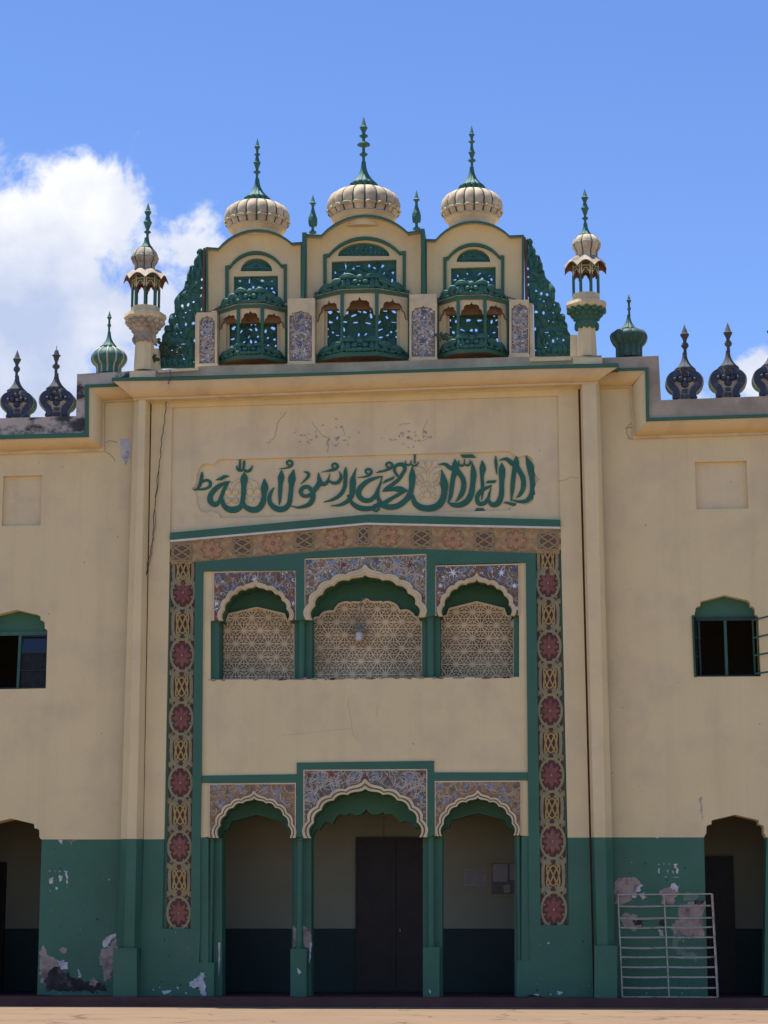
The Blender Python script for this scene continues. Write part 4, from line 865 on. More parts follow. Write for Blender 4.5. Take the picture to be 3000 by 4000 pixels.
for k, (va, vb, tl) in enumerate(((912, 1222, 0.22), (1242, 1555, -0.015), (1578, 1888, -0.01))):
    p = MB(); q = [P(*cWL(u, v), Yg) for u, v in ((405, va), (895, va), (885, vb), (390, vb))]
    q = [v + Vector((0, (0.03 if i < 2 else -0.03) * tl * 4, 0)) for i, v in enumerate(q)]
    p.add(q + [v + Vector((0, 0.008, 0)) for v in q], [(0, 1, 2, 3), (7, 6, 5, 4), (0, 4, 5, 1), (1, 5, 6, 2), (2, 6, 7, 3), (3, 7, 4, 0)], 'glass' if k == 0 else 'glass2')
    obj('pane', p, wo)
w = MB(); w.prism(cm(cWR, [(220, 310), (1420, 310), (1420, 700), (220, 712)]), Yg, Yg + 0.06, 'green'); w.prism(cm(cWR, [(250, 712), (1395, 692), (1395, 765), (250, 775)]), Yg - 0.05, Yg, 'wdark')
wo = obj('window', w, mosque)
f = MB(); f.prism(cm(cWR, [(783, 770), (828, 770), (862, 1725), (815, 1725)]), Yg - 0.06, Yg + 0.03, 'wframe'); f.prism(cm(cWR, [(285, 1715), (1425, 1705), (1425, 1738), (285, 1745)]), Yg - 0.05, Yg + .03, 'wdark')
f.prism(cm(cWR, [(330, 765), (370, 765), (396, 1715), (375, 1715)]), Yg - 0.02, Yg + .03, 'wdark'); f.prism(cm(cWR, [(1365, 750), (1395, 750), (1425, 1710), (1395, 1710)]), Yg - 0.04, Yg + .03, 'wdark')
obj('window_frame', f, wo)
def casement(hinge, free, ytl, ytr, Yh, Yfr, nm, bars=(0, .33, .66, 1), glass=None):
    "side-hung casement swung out: four verticals/bars between hinge and free edge"
    m = MB(); hb = [P(*hinge[0], Yh), P(*hinge[1], Yh)]; fr = [P(*free[0], Yfr), P(*free[1], Yfr)]
    m.tube(hb, 0.022, 'wframe', 6); m.tube(fr, 0.022, 'wframe', 6)
    for t in bars: m.tube([hb[0].lerp(hb[1], t), fr[0].lerp(fr[1], t)], 0.018, 'wframe', 6)
    o = obj(nm, m, wo)
    return o
casement((cWR(246, 690), cWR(290, 1738)), (cWR(345, 760), cWR(385, 1715)), 0, 0, YW - 0.02, YW + 0.30, 'casement')
casement((cWR(1282, 765), cWR(1325, 1690)), (cWR(1580, 690), cWR(1590, 1650)), 0, 0, YW + 0.16, YW - 0.45, 'casement')
c2 = MB(); hb = [P(*cWR(258, 700), YW - 0.02), P(*cWR(296, 1730), YW - 0.02)]; fr = [P(*cWR(345, 762), YW + 0.3), P(*cWR(382, 1712), YW + 0.3)]
c2.add([hb[0], fr[0], fr[1], hb[1]], [(0, 1, 2, 3)], 'glass'); obj('pane', c2, wo)

# wing parapets and cornices -------------------------------------------------------------------
YG = YW - 0.38                                                 # line of the green edge
def cornice_l():
    path_o = [(-1300, 1740), (346, 1690), (346, 1512), (470, 1509)]
    o = MB()
    # cove from the edge down to the wall, mitred like a picture frame
    e = [(-1300, 1752), (340, 1711), (344, 1709)]
    o.loft([(-1300, 1746), (342, 1703)], YG + 0.03, [(-1300, 1806), (398, 1751)], YW - 0.055, 'bounce_cove', kind='cove')
    o.loft([(343, 1704), (345, 1511)], YG + 0.03, [(398, 1751), (401, 1566)], YW - 0.055, 'beige', kind='cove')
    o.loft([(345, 1511), (560, 1503)], YG + 0.03, [(401, 1566), (560, 1556)], YW - 0.055, 'bounce_cove', kind='cove')
    o.strip([(-1300, 1806), (398, 1751), (401, 1566), (560, 1556)], [(-1300, 1817), (405, 1762), (408, 1572), (560, 1563)], YW - 0.055, YW + 0.1, 'trim')
    co = obj('cornice', o, mosque)
    g_ = MB(); g_.strip([(-1300, 1735), (332, 1690), (332, 1502), (560, 1494)], [(-1300, 1750), (346, 1706), (346, 1513), (560, 1505)], YG, YW + 0.2, 'green'); obj('edge_band', g_, co)
    p = MB(); p.prism([(-1300, 1672), (297, 1625), (301, 1461), (560, 1447), (560, 1500), (338, 1508), (338, 1695), (-1300, 1740)], YG + 0.06, YW + 0.35, 'mould_l'); return obj('parapet', p, mosque), co
def cornice_r():
    o = MB()
    o.loft([(2536, 1641), (4200, 1585)], YG + 0.03, [(2480, 1704), (4200, 1646)], YW - 0.055, 'bounce_cove', kind='cove')
    o.loft([(2523, 1446), (2535, 1641)], YG + 0.03, [(2469, 1512), (2480, 1704)], YW - 0.055, 'beige', kind='cove')
    o.loft([(2330, 1452), (2523, 1446)], YG + 0.03, [(2330, 1512), (2469, 1508)], YW - 0.055, 'bounce_cove', kind='cove')
    o.strip([(2330, 1509), (2470, 1506), (2481, 1704), (4200, 1646)], [(2330, 1518), (2461, 1514), (2472, 1714), (4200, 1656)], YW - 0.055, YW + 0.1, 'trim')
    co = obj('cornice', o, mosque)
    g_ = MB(); g_.strip([(2330, 1440), (2533, 1435), (2536, 1632), (4200, 1578)], [(2330, 1451), (2520, 1446), (2524, 1645), (4200, 1589)], YG, YW + 0.2, 'green'); obj('edge_band', g_, co)
    p = MB(); p.prism([(2330, 1398), (2573, 1390), (2582, 1563), (4200, 1500), (4200, 1582), (2530, 1638), (2527, 1440), (2330, 1446)], YG + 0.06, YW + 0.35, 'mould_r'); return obj('parapet', p, mosque), co
pl_l, co_l = cornice_l(); pl_r, co_r = cornice_r()

# main cornice --------------------------------------------------------------------------------------
o = MB()
YK = -0.50
A = [(437, 1486), (700, 1480), (1420, 1460), (2000, 1444), (2418, 1432)]
Bq = [(520, 1555), (720, 1549), (1420, 1523), (2000, 1501), (2335, 1491)]
o.loft(A, YK + 0.02, Bq, -0.27, 'bounce_cove', n=8, kind='cove')
o.loft([(437, 1486), (480, 1486)], YK + 0.02, [(520, 1555), (520, 1555)], YW - 0.03, 'beige', kind='cove')
o.strip([(520, 1555), (720, 1549), (1420, 1523), (2000, 1501), (2335, 1491)], [(522, 1562), (720, 1556), (1420, 1530), (2000, 1508), (2335, 1498)], -0.275, 0.1, 'trim')
o.loft([(437, 1486), (437, 1480)], YK + 0.02, [(520, 1556), (520, 1550)], 0.2, 'beige', kind='lin'); o.loft([(2335, 1491), (2335, 1485)], 0.2, [(2418, 1432), (2418, 1426)], YK + 0.02, 'beige', kind='lin')
mc = obj('cornice', o, mosque)
g_ = MB(); g_.strip([(437, 1475), (700, 1473), (1420, 1450), (2000, 1430), (2416, 1418)], [(437, 1488), (700, 1485), (1420, 1461), (2000, 1442), (2418, 1434)], YK, 0.1, 'green'); obj('edge_band', g_, mc)
fr = MB(); fr.prism([(587, 1556), (2265, 1496), (2266, 1515), (587, 1575)], -0.05, 0.1, 'beige'); obj('frieze', fr, mosque)
p = MB(); YP = -0.30
p.prism([(505, 1449), (760, 1440), (775, 1432), (1420, 1415), (2070, 1392), (2120, 1394), (2350, 1388), (2353, 1424), (505, 1476)], YP, 0.5, 'mould_r'); mp_ = obj('parapet', p, mosque)
p = MB(); p.pbox(509, 1449, 607, 1473, YP - 0.10, 0.3, 'trim'); obj('pedestal', p, mosque); p = MB(); p.pbox(2238, 1396, 2353, 1421, YP - 0.10, 0.3, 'trim'); obj('pedestal', p, mosque)
p = MB(); p.prism([(617, 1445), (775, 1436), (775, 1446), (617, 1456)], YP - 0.05, 0.3, 'trim'); obj('sill', p, mosque); p = MB(); p.prism([(2068, 1400), (2232, 1397), (2232, 1407), (2068, 1412)], YP - 0.05, 0.3, 'trim'); obj('sill', p, mosque)
b = MB(); b.prism(jag(cE(0, 0) and cm(cE, [(945, 1810), (975, 1765), (1010, 1735), (1030, 1730), (1025, 1780), (985, 1815)]), 6, 5, 1), -0.30, -0.2, 'lime'); obj('peeled_patch', b, mc)

# ------------------------------------------------------------------ crown
YI = 0.40                                                   # inner faces of the crown bays
def lerp2(p, q, t): return (p[0] + (q[0] - p[0]) * t, p[1] + (q[1] - p[1]) * t)
def arc3(a, pk, c, n=12):
    "circular arc through three photo points"
    (x1, y1), (x2, y2), (x3, y3) = a, pk, c
    d = 2 * (x1 * (y2 - y3) + x2 * (y3 - y1) + x3 * (y1 - y2))
    ux = ((x1 ** 2 + y1 ** 2) * (y2 - y3) + (x2 ** 2 + y2 ** 2) * (y3 - y1) + (x3 ** 2 + y3 ** 2) * (y1 - y2)) / d
    uy = ((x1 ** 2 + y1 ** 2) * (x3 - x2) + (x2 ** 2 + y2 ** 2) * (x1 - x3) + (x3 ** 2 + y3 ** 2) * (x2 - x1)) / d
    r = math.hypot(x1 - ux, y1 - uy); a0 = math.atan2(y1 - uy, x1 - ux); a1 = math.atan2(y3 - uy, x3 - ux)
    return [(ux + r * math.cos(a0 + (a1 - a0) * i / n), uy + r * math.sin(a0 + (a1 - a0) * i / n)) for i in range(n + 1)]
def carved(mb, poly, holes, Yp, th, m, nleaf=0, seed=0, leaves=(), size=(0.10, 0.2)):
    mb.prism(poly, Yp, Yp + th, m, holes=holes)
    rs = random.Random(seed); xs = [p[0] for p in poly]; ys = [p[1] for p in poly]
    n = 0; tries = 0; f0 = len(mb.f)
    while n < nleaf and tries < nleaf * 30:
        tries += 1
        x, y = rs.uniform(min(xs), max(xs)), rs.uniform(min(ys), max(ys)); a = rs.uniform(0, 6.28); L = rs.uniform(*size) / S(x, y, Yp)
        q = (x + L * math.cos(a), y + L * math.sin(a)); md = lerp2((x, y), q, .5)
        w = L * 0.20
        side = [(md[0] - math.sin(a) * w, md[1] + math.cos(a) * w), (md[0] + math.sin(a) * w, md[1] - math.cos(a) * w)]
        if all(inside(t, poly) for t in [(x, y), q, md] + side) and not any(inside(t, h) for h in holes for t in [(x, y), q, md]):
            mb.leaf(P(x, y, Yp - 0.002), P(*q, Yp - 0.002), L * 0.46 * S(x, y, Yp), m, depth=0.05, bend=rs.uniform(-.04, .04), n=9); n += 1
    mb.cut(f0, holes)
def ohole(cx, cy, rx, ry, seed):
    rs = random.Random(seed)
    if seed < 1:
        t = rs.uniform(0, 3.14); e = rs.uniform(1.0, 1.9); return [(cx + (rx * e * math.cos(a) * math.cos(t) - ry / e * 1.2 * math.sin(a) * math.sin(t)) * k, cy + (rx * e * math.cos(a) * math.sin(t) + ry / e * 1.2 * math.sin(a) * math.cos(t)) * k) for a, k in [(2 * math.pi * i / 6, rs.uniform(.65, 1.2)) for i in range(6)]]
    return [(cx + rx * math.cos(2 * math.pi * i / 6 + .4) * rs.uniform(.6, 1.25), cy + ry * math.sin(2 * math.pi * i / 6 + .4) * rs.uniform(.6, 1.25)) for i in range(6)]
def hole_grid(x0, x1, y0, y1, n, seed, rmin=2.2, rmax=5.5, mind=17):
    rmin *= 1.75; rmax *= 1.65
    "small piercings, mirrored about the middle"
    rs = random.Random(seed); out = []; c = (x0 + x1) / 2; pts = []; tr = 0
    while len(pts) < n and tr < 4000:
        tr += 1; x = rs.uniform(x0 + 7, c - 5); y = rs.uniform(y0 + 7, y1 - 7)
        if all(math.hypot(x - p[0], y - p[1]) > mind for p in pts): pts.append((x, y))
    for x, y in pts:
        a, bq = rs.uniform(rmin, rmax), rs.uniform(rmin, rmax)
        out.append(ohole(x, y, a, bq, rs.random())); out.append(ohole(2 * c - x + rs.uniform(-2, 2), y + rs.uniform(-2, 2), a, bq, rs.random()))
    return out
bays = [
 dict(c=cB, L=172, R=800, top=[(172, 936), (253, 942), (490, 822), (730, 908), (800, 903)], bot=1352, botR=1325, Y=0.18,
      inL=298, inR=697, itop=[(298, 1058), (330, 1054), (495, 962), (662, 1050), (697, 1048)], ibot=1300, lun=(500, 1094, 103, 85), rect=(353, 1128, 640, 1122, 1300), seed=1),
 dict(c=cB, L=812, R=1580, top=[(812, 852), (920, 857), (1195, 727), (1482, 838), (1580, 824)], bot=1300, botR=1300, Y=0.10,
      inL=933, inR=1468, itop=[(933, 985), (972, 978), (1200, 868), (1428, 966), (1468, 962)], ibot=1230, lun=(1195, 996, 168, 88), rect=(988, 1032, 1408, 1018, 1230), seed=2),
 dict(c=cC, L=430, R=1072, top=[(430, 884), (500, 886), (760, 766), (980, 861), (1072, 857)], bot=1290, botR=1275, Y=0.18,
      inL=550, inR=945, itop=[(550, 1004), (582, 997), (760, 910), (912, 992), (945, 990)], ibot=1250, lun=(745, 1034, 110, 86), rect=(600, 1073, 890, 1065, 1250), seed=3)]
for bay in bays:
    c = bay['c']; Yf = bay['Y']
    t = bay['top']; arc = arc3(c(*t[1]), c(*t[2]), c(*t[3]))
    outer = [c(bay['L'], bay['bot']), c(*t[0])] + arc + [c(*t[4]), c(bay['R'], bay['botR'])]
    it = bay['itop']; iarc = arc3(c(*it[1]), c(*it[2]), c(*it[3]))
    inner = [c(bay['inL'], bay['ibot']), c(*it[0])] + iarc + [c(*it[4]), c(bay['inR'], bay['ibot'])]
    o = MB(); o.loft([c(bay['L'] + 8, bay['bot'])] + [(p[0] + (4 if i == 0 else (-4 if i == len(arc) + 1 else 0)), p[1] + 5) for i, p in enumerate([c(*t[0])] + arc + [c(*t[4])])] + [c(bay['R'] - 8, bay['botR'])], Yf + 0.01, inner, YI, 'beige', n=7, kind='cove2', sm=True)
    # back and top of the shell
    bk = [(p[0], p[1]) for p in outer]
    o.prism(bk, YI + 0.24, YI + 0.30, 'beige', holes=[[(p[0] + (6 if i < 2 else (-6 if i > len(inner) - 3 else 0)), p[1] + (4 if 1 < i < len(inner) - 2 else 0)) for i, p in enumerate(inner)]])
    # inner face with lunette and grille openings
    lx, ly, lw, lh = bay['lun']; lun = [c(lx + lw * math.cos(math.pi * i / 14), ly - lh * math.sin(math.pi * i / 14)) for i in range(15)]
    r = bay['rect']; rect = [c(r[0], r[1]), c(r[2], r[3]), c(r[2], r[4]), c(r[0], r[4])]
    o.prism(inner, YI + 0.03, YI + 0.22, 'beige', holes=[lun, [rect[0], rect[1], (rect[2][0], rect[2][1] - 2), (rect[3][0], rect[3][1] - 2)]])
    bo = obj('crown_bay', o, mosque)
    # outer green edge with real thickness back over the top
    e = MB(); off = [(p[0], p[1]) for p in outer]
    inn2 = [c(bay['L'] + 14, bay['bot'])] + [(p[0] + (8 if i == 0 else (-8 if i == len(arc) + 1 else 0)), p[1] + 9) for i, p in enumerate([c(*t[0])] + arc + [c(*t[4])])] + [c(bay['R'] - 14, bay['botR'])]
    e.strip(off, inn2, Yf, YI + 0.30, 'green', side='mould_r'); obj('edge_band', e, bo)
    e = MB(); w = 20
    inn3 = [c(bay['inL'] + w, bay['ibot']), c(it[0][0] + w, it[0][1] + w)] + [(p[0], p[1] + w / 1.659) for p in iarc] + [c(it[4][0] - w, it[4][1] + w), c(bay['inR'] - w, bay['ibot'])]
    e.strip(inner, inn3, YI - 0.03, YI + 0.05, 'green'); obj('inner_band', e, bo)
    # pierced carving
    l = MB(); x0, y0 = c(lx - lw, ly - lh); x1, y1 = c(lx + lw, ly)
    hs = [h for h in hole_grid(x0 + 14, x1 - 14, y0 + 10, y1 - 4, 4, bay['seed'], 2, 3.5, 20) if all(inside(q, lun) for q in h)]
    l.prism(lun, YI + 0.12, YI + 0.17, 'carve', holes=hs)
    cx, cy = (x0 + x1) / 2, y1 - (y1 - y0) * 0.38
    k = S(cx, cy, YI)
    for i in range(6): a = i * math.pi / 3 + .5; l.ell(P(cx + 11 * math.cos(a), cy + 10 * math.sin(a), YI + 0.12), 9 * k, 0.045, 8 * k, 'carve', rot=-a, seg=8, rings=5)
    l.ell(P(cx, cy, YI + 0.11), 4 * k, 0.05, 4 * k, 'carve', seg=8, rings=4)
    for sx in (-1, 1):
        for i in range(5):
            t_ = 0.25 + i * 0.15; l.leaf(P(cx + sx * (x1 - x0) * .5 * t_ * 1.0, y1 - 3, YI + .118), P(cx + sx * (x1 - x0) * .5 * (t_ + .12), y1 - (y1 - y0) * (0.9 - t_ * .75), YI + .118), 0.09, 'carve', depth=0.04)
    obj('lunette_grille', l, bo)
    l = MB(); hs = hole_grid(rect[0][0] + 6, rect[1][0] - 6, rect[0][1] + 8, c(0, r[4] - 40)[1], 12 if bay['seed'] == 2 else 8, bay['seed'] + 10, 2.0, 4.5, 18)
    carved(l, rect, hs, YI + 0.12, 0.05, 'carve', 34 if bay['seed'] == 2 else 22, bay['seed'], size=(0.13, 0.26))
    obj('window_grille', l, bo)
# posts at the sides of the centre bay and side edges
b = MB(); b.prism(cm(cB, [(797, 842), (825, 842), (806, 1325), (790, 1325)]), 0.06, 0.7, 'green'); obj('crown_post', b, mosque); b = MB(); b.prism(cm(cB, [(1562, 818), (1590, 818), (1597, 1300), (1580, 1300)]), 0.06, 0.7, 'green'); obj('crown_post', b, mosque)
b = MB(); b.prism(cm(cC, [(1072, 862), (1087, 882), (1100, 1290), (1080, 1290)]), 0.26, 0.7, 'oxide_shade'); obj('crown_side', b, mosque); b = MB(); b.prism(cm(cB, [(155, 945), (168, 940), (165, 1355), (150, 1360)]), 0.26, 0.7, 'oxide_shade'); obj('crown_side', b, mosque)

# lower storey of the crown: wall behind the balconies and mosaic pillars
Yb = 0.34
low = MB()
ops = [[cB(305, 1390), cB(655, 1380), cB(655, 1640), cB(305, 1650)], [cB(940, 1300), cB(1430, 1290), cB(1430, 1590), cB(940, 1600)], [cC(570, 1345), cC(925, 1340), cC(925, 1600), cC(570, 1600)]]
low.prism([cB(110, 1372), cB(300, 1345), cB(800, 1290), cB(1180, 1215), cB(1590, 1270), cC(700, 1230), cC(1110, 1290), cC(1110, 1720), cB(110, 1760)], Yb, Yb + 0.28, 'beige', holes=ops)
lowo = obj('crown_wall', low, mosque)
for i, op in enumerate(ops):
    gq = MB(); x0, y0 = op[0][0] - 5, min(op[0][1], op[1][1]) - 5; x1, y1 = op[2][0] + 5, op[2][1] + 5
    hs = hole_grid(x0 + 9, x1 - 9, y0 + 10, y1 - 34, 20 if i == 1 else 14, 31 + i, 2.5, 6, 21)
    carved(gq, [(x0, y0), (x1, y0), (x1, y1), (x0, y1)], hs, Yb + 0.20, 0.06, 'carve', 42 if i == 1 else 30, 5 + i, size=(0.14, 0.30))
    obj('balcony_grille', gq, lowo)
    lt = MB(); yl = (1262, 1209, 1229)[i]; lt.prism([(x0 + 2, y0 - 12), (x1 - 2, y0 - 14), (x1 - 2, yl - 2), (x0 + 2, yl)], Yb - 0.02, Yb + 0.1, 'soffit'); obj('lintel', lt, lowo)  # brown plate, warm shade over the opening painted in
    fq = MB(); fq.prism([(x0 - 2, y0 - 2), (x1 + 2, y0 - 2), (x1 + 2, y1), (x0 - 2, y1)], Yb + 0.08, Yb + 0.16, 'trim', holes=[[(op[0][0] + 12, op[0][1] + 8), (op[1][0] - 12, op[1][1] + 8), (op[2][0] - 12, op[2][1]), (op[3][0] + 12, op[3][1])]]); obj('opening_frame', fq, lowo)
def mos_panel(c, px, mz):
    o = MB(); YM = 0.02
    x0, x1, y0, y1 = mz; cx = (x0 + x1) / 2; hw = (x1 - x0) / 2
    ar = [(-1, 1), (-.98, .55), (-.78, .50), (-.72, .28), (-.36, .20), (-.12, .12), (0, 0), (.12, .12), (.36, .20), (.72, .28), (.78, .50), (.98, .55), (1, 1)]
    hh = (y1 - y0) * 0.19
    poly = [c(x0, y1)] + [c(cx + a * hw, y0 + d * hh) for a, d in ar] + [c(x1, y1)]
    o.prism([c(px[0], px[2]), c(px[1], px[2] - 4), c(px[1], px[3] - 4), c(px[0], px[3])], YM, Yb + 0.2, 'trim', holes=[poly])
    o.prism([c(px[0] - 4, px[3] - 2), c(px[1] + 4, px[3] - 6), c(px[1] + 4, px[3] + 12), c(px[0] - 4, px[3] + 16)], YM - 0.03, Yb, 'trim')
    po = obj('crown_pillar', o, mosque)
    m = MB(); m.prism(poly, YM + 0.04, YM + 0.08, 'mos_stone'); kx = cx
    sts = [(*c(kx, y0 + (y1 - y0) * f), 15 * hw / 75 + 4, col) for f, col in ((.12, 'dblue'), (.36, 'blue'), (.68, 'dblue'), (.93, 'blue'))]
    mosaic(m, poly, 'mos_mauve', YM + 0.04, sts, 70, 110, ['shard', 'white', 'mos_line', 'shard', 'mos_grey'], 'mos_line', 2.6)
    obj('mosaic_panel', m, po)
mos_panel(cB, (112, 245, 1362, 1695), (130, 230, 1380, 1692)); mos_panel(cB, (703, 878, 1272, 1690), (713, 860, 1346, 1676))
mos_panel(cC, (330, 508, 1244, 1660), (344, 497, 1316, 1648)); mos_panel(cC, (978, 1105, 1282, 1640), (992, 1100, 1300, 1622))
b = MB(); b.prism(cm(cC, [(1105, 1300), (1132, 1305), (1140, 1690), (1112, 1690)]), 0.10, 0.6, 'trim'); obj('crown_plinth', b, mosque); b = MB(); b.prism(cm(cB, [(104, 1378), (114, 1374), (120, 1725), (102, 1730)]), 0.10, 0.6, 'trim'); obj('crown_plinth', b, mosque)

# balconies ------------------------------------------------------------------------------------
def balcony(xL, xl, xr, xR, ybot, slab_t, ys, yband0, yband1, yspring, ycrest, ylow, spread, seed):
    Yk = Yb; Yf = Yb - 0.40
    zt = lambda y: P((xl + xr) / 2, y, Yf).z
    X = lambda x, Y: P(x, ys, Y).x
    pl = [Vector((X(xL, Yk), Yk, 0)), Vector((X(xl, Yf), Yf, 0)), Vector((X(xr, Yf), Yf, 0)), Vector((X(xR, Yk), Yk, 0))]
    cen = Vector(((pl[1].x + pl[2].x) / 2, Yk, 0))
    def ring(gr):
        "plan polyline pushed outwards by gr"
        return [p + Vector(((-gr if i < 2 else gr) * (1 if i in (0, 3) else .5), -gr if i in (1, 2) else 0, 0)) for i, p in enumerate(pl)]
    def slab(z0, z1, gr, m, under=None):
        q = ring(gr); o = MB(); vs = [Vector((p.x, p.y, z)) for z in (z0, z1) for p in q]
        o.add(vs, [(i, i + 1, 5 + i, 4 + i) for i in range(3)] + [(3, 0, 4, 7)], m); o.add(vs, [(4, 5, 6, 7)], m); o.add(vs, [(3, 2, 1, 0)], under or m); return o
    zs = zt(ys); zb = zs - slab_t
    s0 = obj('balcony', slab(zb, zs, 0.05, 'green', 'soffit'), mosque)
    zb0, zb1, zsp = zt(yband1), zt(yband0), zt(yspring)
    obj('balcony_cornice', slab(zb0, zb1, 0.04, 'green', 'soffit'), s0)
    t = slab(zb1, zb1 + 0.012, 0.06, 'oldstone'); obj('cornice_ledge', t, s0)
    # arcaded front: three pierced panels
    fr_ = MB()
    for i in range(3):
        a, c_ = pl[i], pl[i + 1]; d = c_ - a; nrm = Vector((d.y, -d.x, 0)).normalized()
        L2 = [(0, zb0), (1, zb0), (1, zsp - 0.02), (.92, zsp), (.88, zsp + (zb0 - zsp) * .30), (.80, zsp + (zb0 - zsp) * .40), (.78, zsp + (zb0 - zsp) * .58), (.70, zsp + (zb0 - zsp) * .68), (.58, zsp + (zb0 - zsp) * .68), (.53, zsp + (zb0 - zsp) * .74), (.5, zsp + (zb0 - zsp) * .86)]
        L2 = L2 + [(1 - u, z) for u, z in reversed(L2[2:-1])]
        f3 = [a + d * u + Vector((0, 0, z)) for u, z in L2]; bk = [p - nrm * 0.05 for p in f3]; n = len(f3)
        tri = tessellate_polygon([[Vector((u * d.length, z, 0)) for u, z in L2]])
        fr_.add(f3 + bk, [tuple(x) for x in tri] + [tuple(y + n for y in reversed(x)) for x in tri], 'trim')
        fr_.add(f3 + bk, [(k, (k + 1) % n, (k + 1) % n + n, k + n) for k in range(n)], 'mos_line2')
    obj('arched_front', fr_, s0)
    for i, p in enumerate(pl):
        o = MB(); q = ring(0.012)[i]; hw = 0.035; o.box(q.x - hw, q.x + hw, q.y - hw, q.y + hw, zsp - 0.03, zb0, 'green'); o.lathe
        vs = []; nn = 12
        for z in (zs, zsp - 0.03):
            for k in range(nn): vs.append((q.x + 0.032 * math.cos(2 * math.pi * k / nn), q.y + 0.032 * math.sin(2 * math.pi * k / nn), z))
        o.add(vs, [(k, (k + 1) % nn, nn + (k + 1) % nn, nn + k) for k in range(nn)], 'green', True)
        obj('post', o, s0)
    # carved crests following the three faces
    def at(u, z, out=0.0):
        "u in -1..1 along the front"
        lens = [(pl[i + 1] - pl[i]).length for i in range(3)]; tot = sum(lens); d = (u + 1) / 2 * tot; i = 0
        while i < 2 and d > lens[i]: d -= lens[i]; i += 1
        d3 = (pl[i + 1] - pl[i]).normalized(); nrm = Vector((d3.y, -d3.x, 0))
        p = pl[i] + d3 * d + nrm * out; return Vector((p.x, p.y, z))
    tot = sum((pl[i + 1] - pl[i]).length for i in range(3))
    def crest(z0, H, nm):
        o = MB(); W = tot / 2
        m = 'carve'
        o.ell(at(0, z0 + H * .78, .03), .085 * W, .06, H * .24, m); 
        for sx in (-1, 1):
            o.ell(at(sx * .10, z0 + H * .48, .05), .075 * W, .06, H * .19, m); o.ell(at(sx * .125, z0 + H * .15, .06), .12 * W, .05, H * .15, m)
            # scrolled acanthus running down to the ends
            o.leaf(at(sx * .08, z0 + H * .80, .03), at(sx * .46, z0 + H * .66, .04), H * .46, m, depth=.10, bend=-sx * H * .18)
            o.leaf(at(sx * .22, z0 + H * .70, .04), at(sx * .30, z0 + H * .10, .05), H * .42, m, depth=.06, bend=sx * .04); o.leaf(at(sx * .30, z0 + H * .62, .05), at(sx * .40, z0 + H * .06, .05), H * .36, m, depth=.06, bend=sx * .05)
            o.leaf(at(sx * .34, z0 + H * .62, .04), at(sx * .66, z0 + H * .30, .04), H * .5, m, depth=.09, bend=-sx * H * .10)
            o.leaf(at(sx * .44, z0 + H * .52, .05), at(sx * .56, z0 + H * .04, .05), H * .34, m, depth=.06, bend=sx * .04); o.ell(at(sx * .47, z0 + H * .62, .05), .04 * W, .05, H * .08, m)
            o.leaf(at(sx * .56, z0 + H * .40, .05), at(sx * .93, z0 + H * .16, .03), H * .46, m, depth=.08, bend=-sx * H * .12)
            o.leaf(at(sx * .66, z0 + H * .36, .05), at(sx * .78, z0 + H * .02, .04), H * .28, m, depth=.05); o.ell(at(sx * .95, z0 + H * .12, .03), .055 * W, .055, H * .13, m)
            o.ell(at(sx * .62, z0 + H * .10, .06), .06 * W, .04, H * .11, m)
            for q in range(4): o.leaf(at(sx * (.22 + q * .17), z0 + H * .02, .05), at(sx * (.27 + q * .18), z0 + H * (.36 - .06 * q), .06), H * .26, m, depth=.05)
        o.ell(at(0, z0 + H * .17, .06), .085 * W, .06, H * .17, m); o.ell(at(0, z0 + H * .46, .07), .035 * W, .05, H * .10, m)
        # low backing so the crest is one carved piece
        pts = [(-1, .10), (-.9, .26), (-.62, .36), (-.4, .62), (-.12, .82), (0, .98), (.12, .82), (.4, .62), (.62, .36), (.9, .26), (1, .10)]
        for (u0, h0), (u1, h1) in zip(pts, pts[1:]):
            a0, a1 = at(u0 * .98, z0, 0), at(u1 * .98, z0, 0); b0, b1 = at(u0 * .98, z0 + h0 * H * .9, 0), at(u1 * .98, z0 + h1 * H * .9, 0); th = Vector((0, .05, 0))
            o.add([a0, a1, b1, b0, a0 + th, a1 + th, b1 + th, b0 + th], [(0, 1, 2, 3), (7, 6, 5, 4), (3, 2, 6, 7)], m)
        return obj(nm, o, s0)
    crest(zs + 0.005, zt(ylow) - zs, 'balustrade'); crest(zb1 + 0.012, zt(ycrest) - zb1, 'canopy_crest')
    return s0
balcony(1232, 1337, 1471, 1597, 1419, 0.085, 1377, 1133, 1146, 1231, 1076, 1322, 1, 1)
balcony(853, 931, 1022, 1116, 1427, 0.08, 1388, 1191, 1204, 1262, 1132, 1343, 1, 2)
balcony(1712, 1792, 1895, 1983, 1403, 0.08, 1364, 1157, 1171, 1229, 1102, 1311, 1, 3)

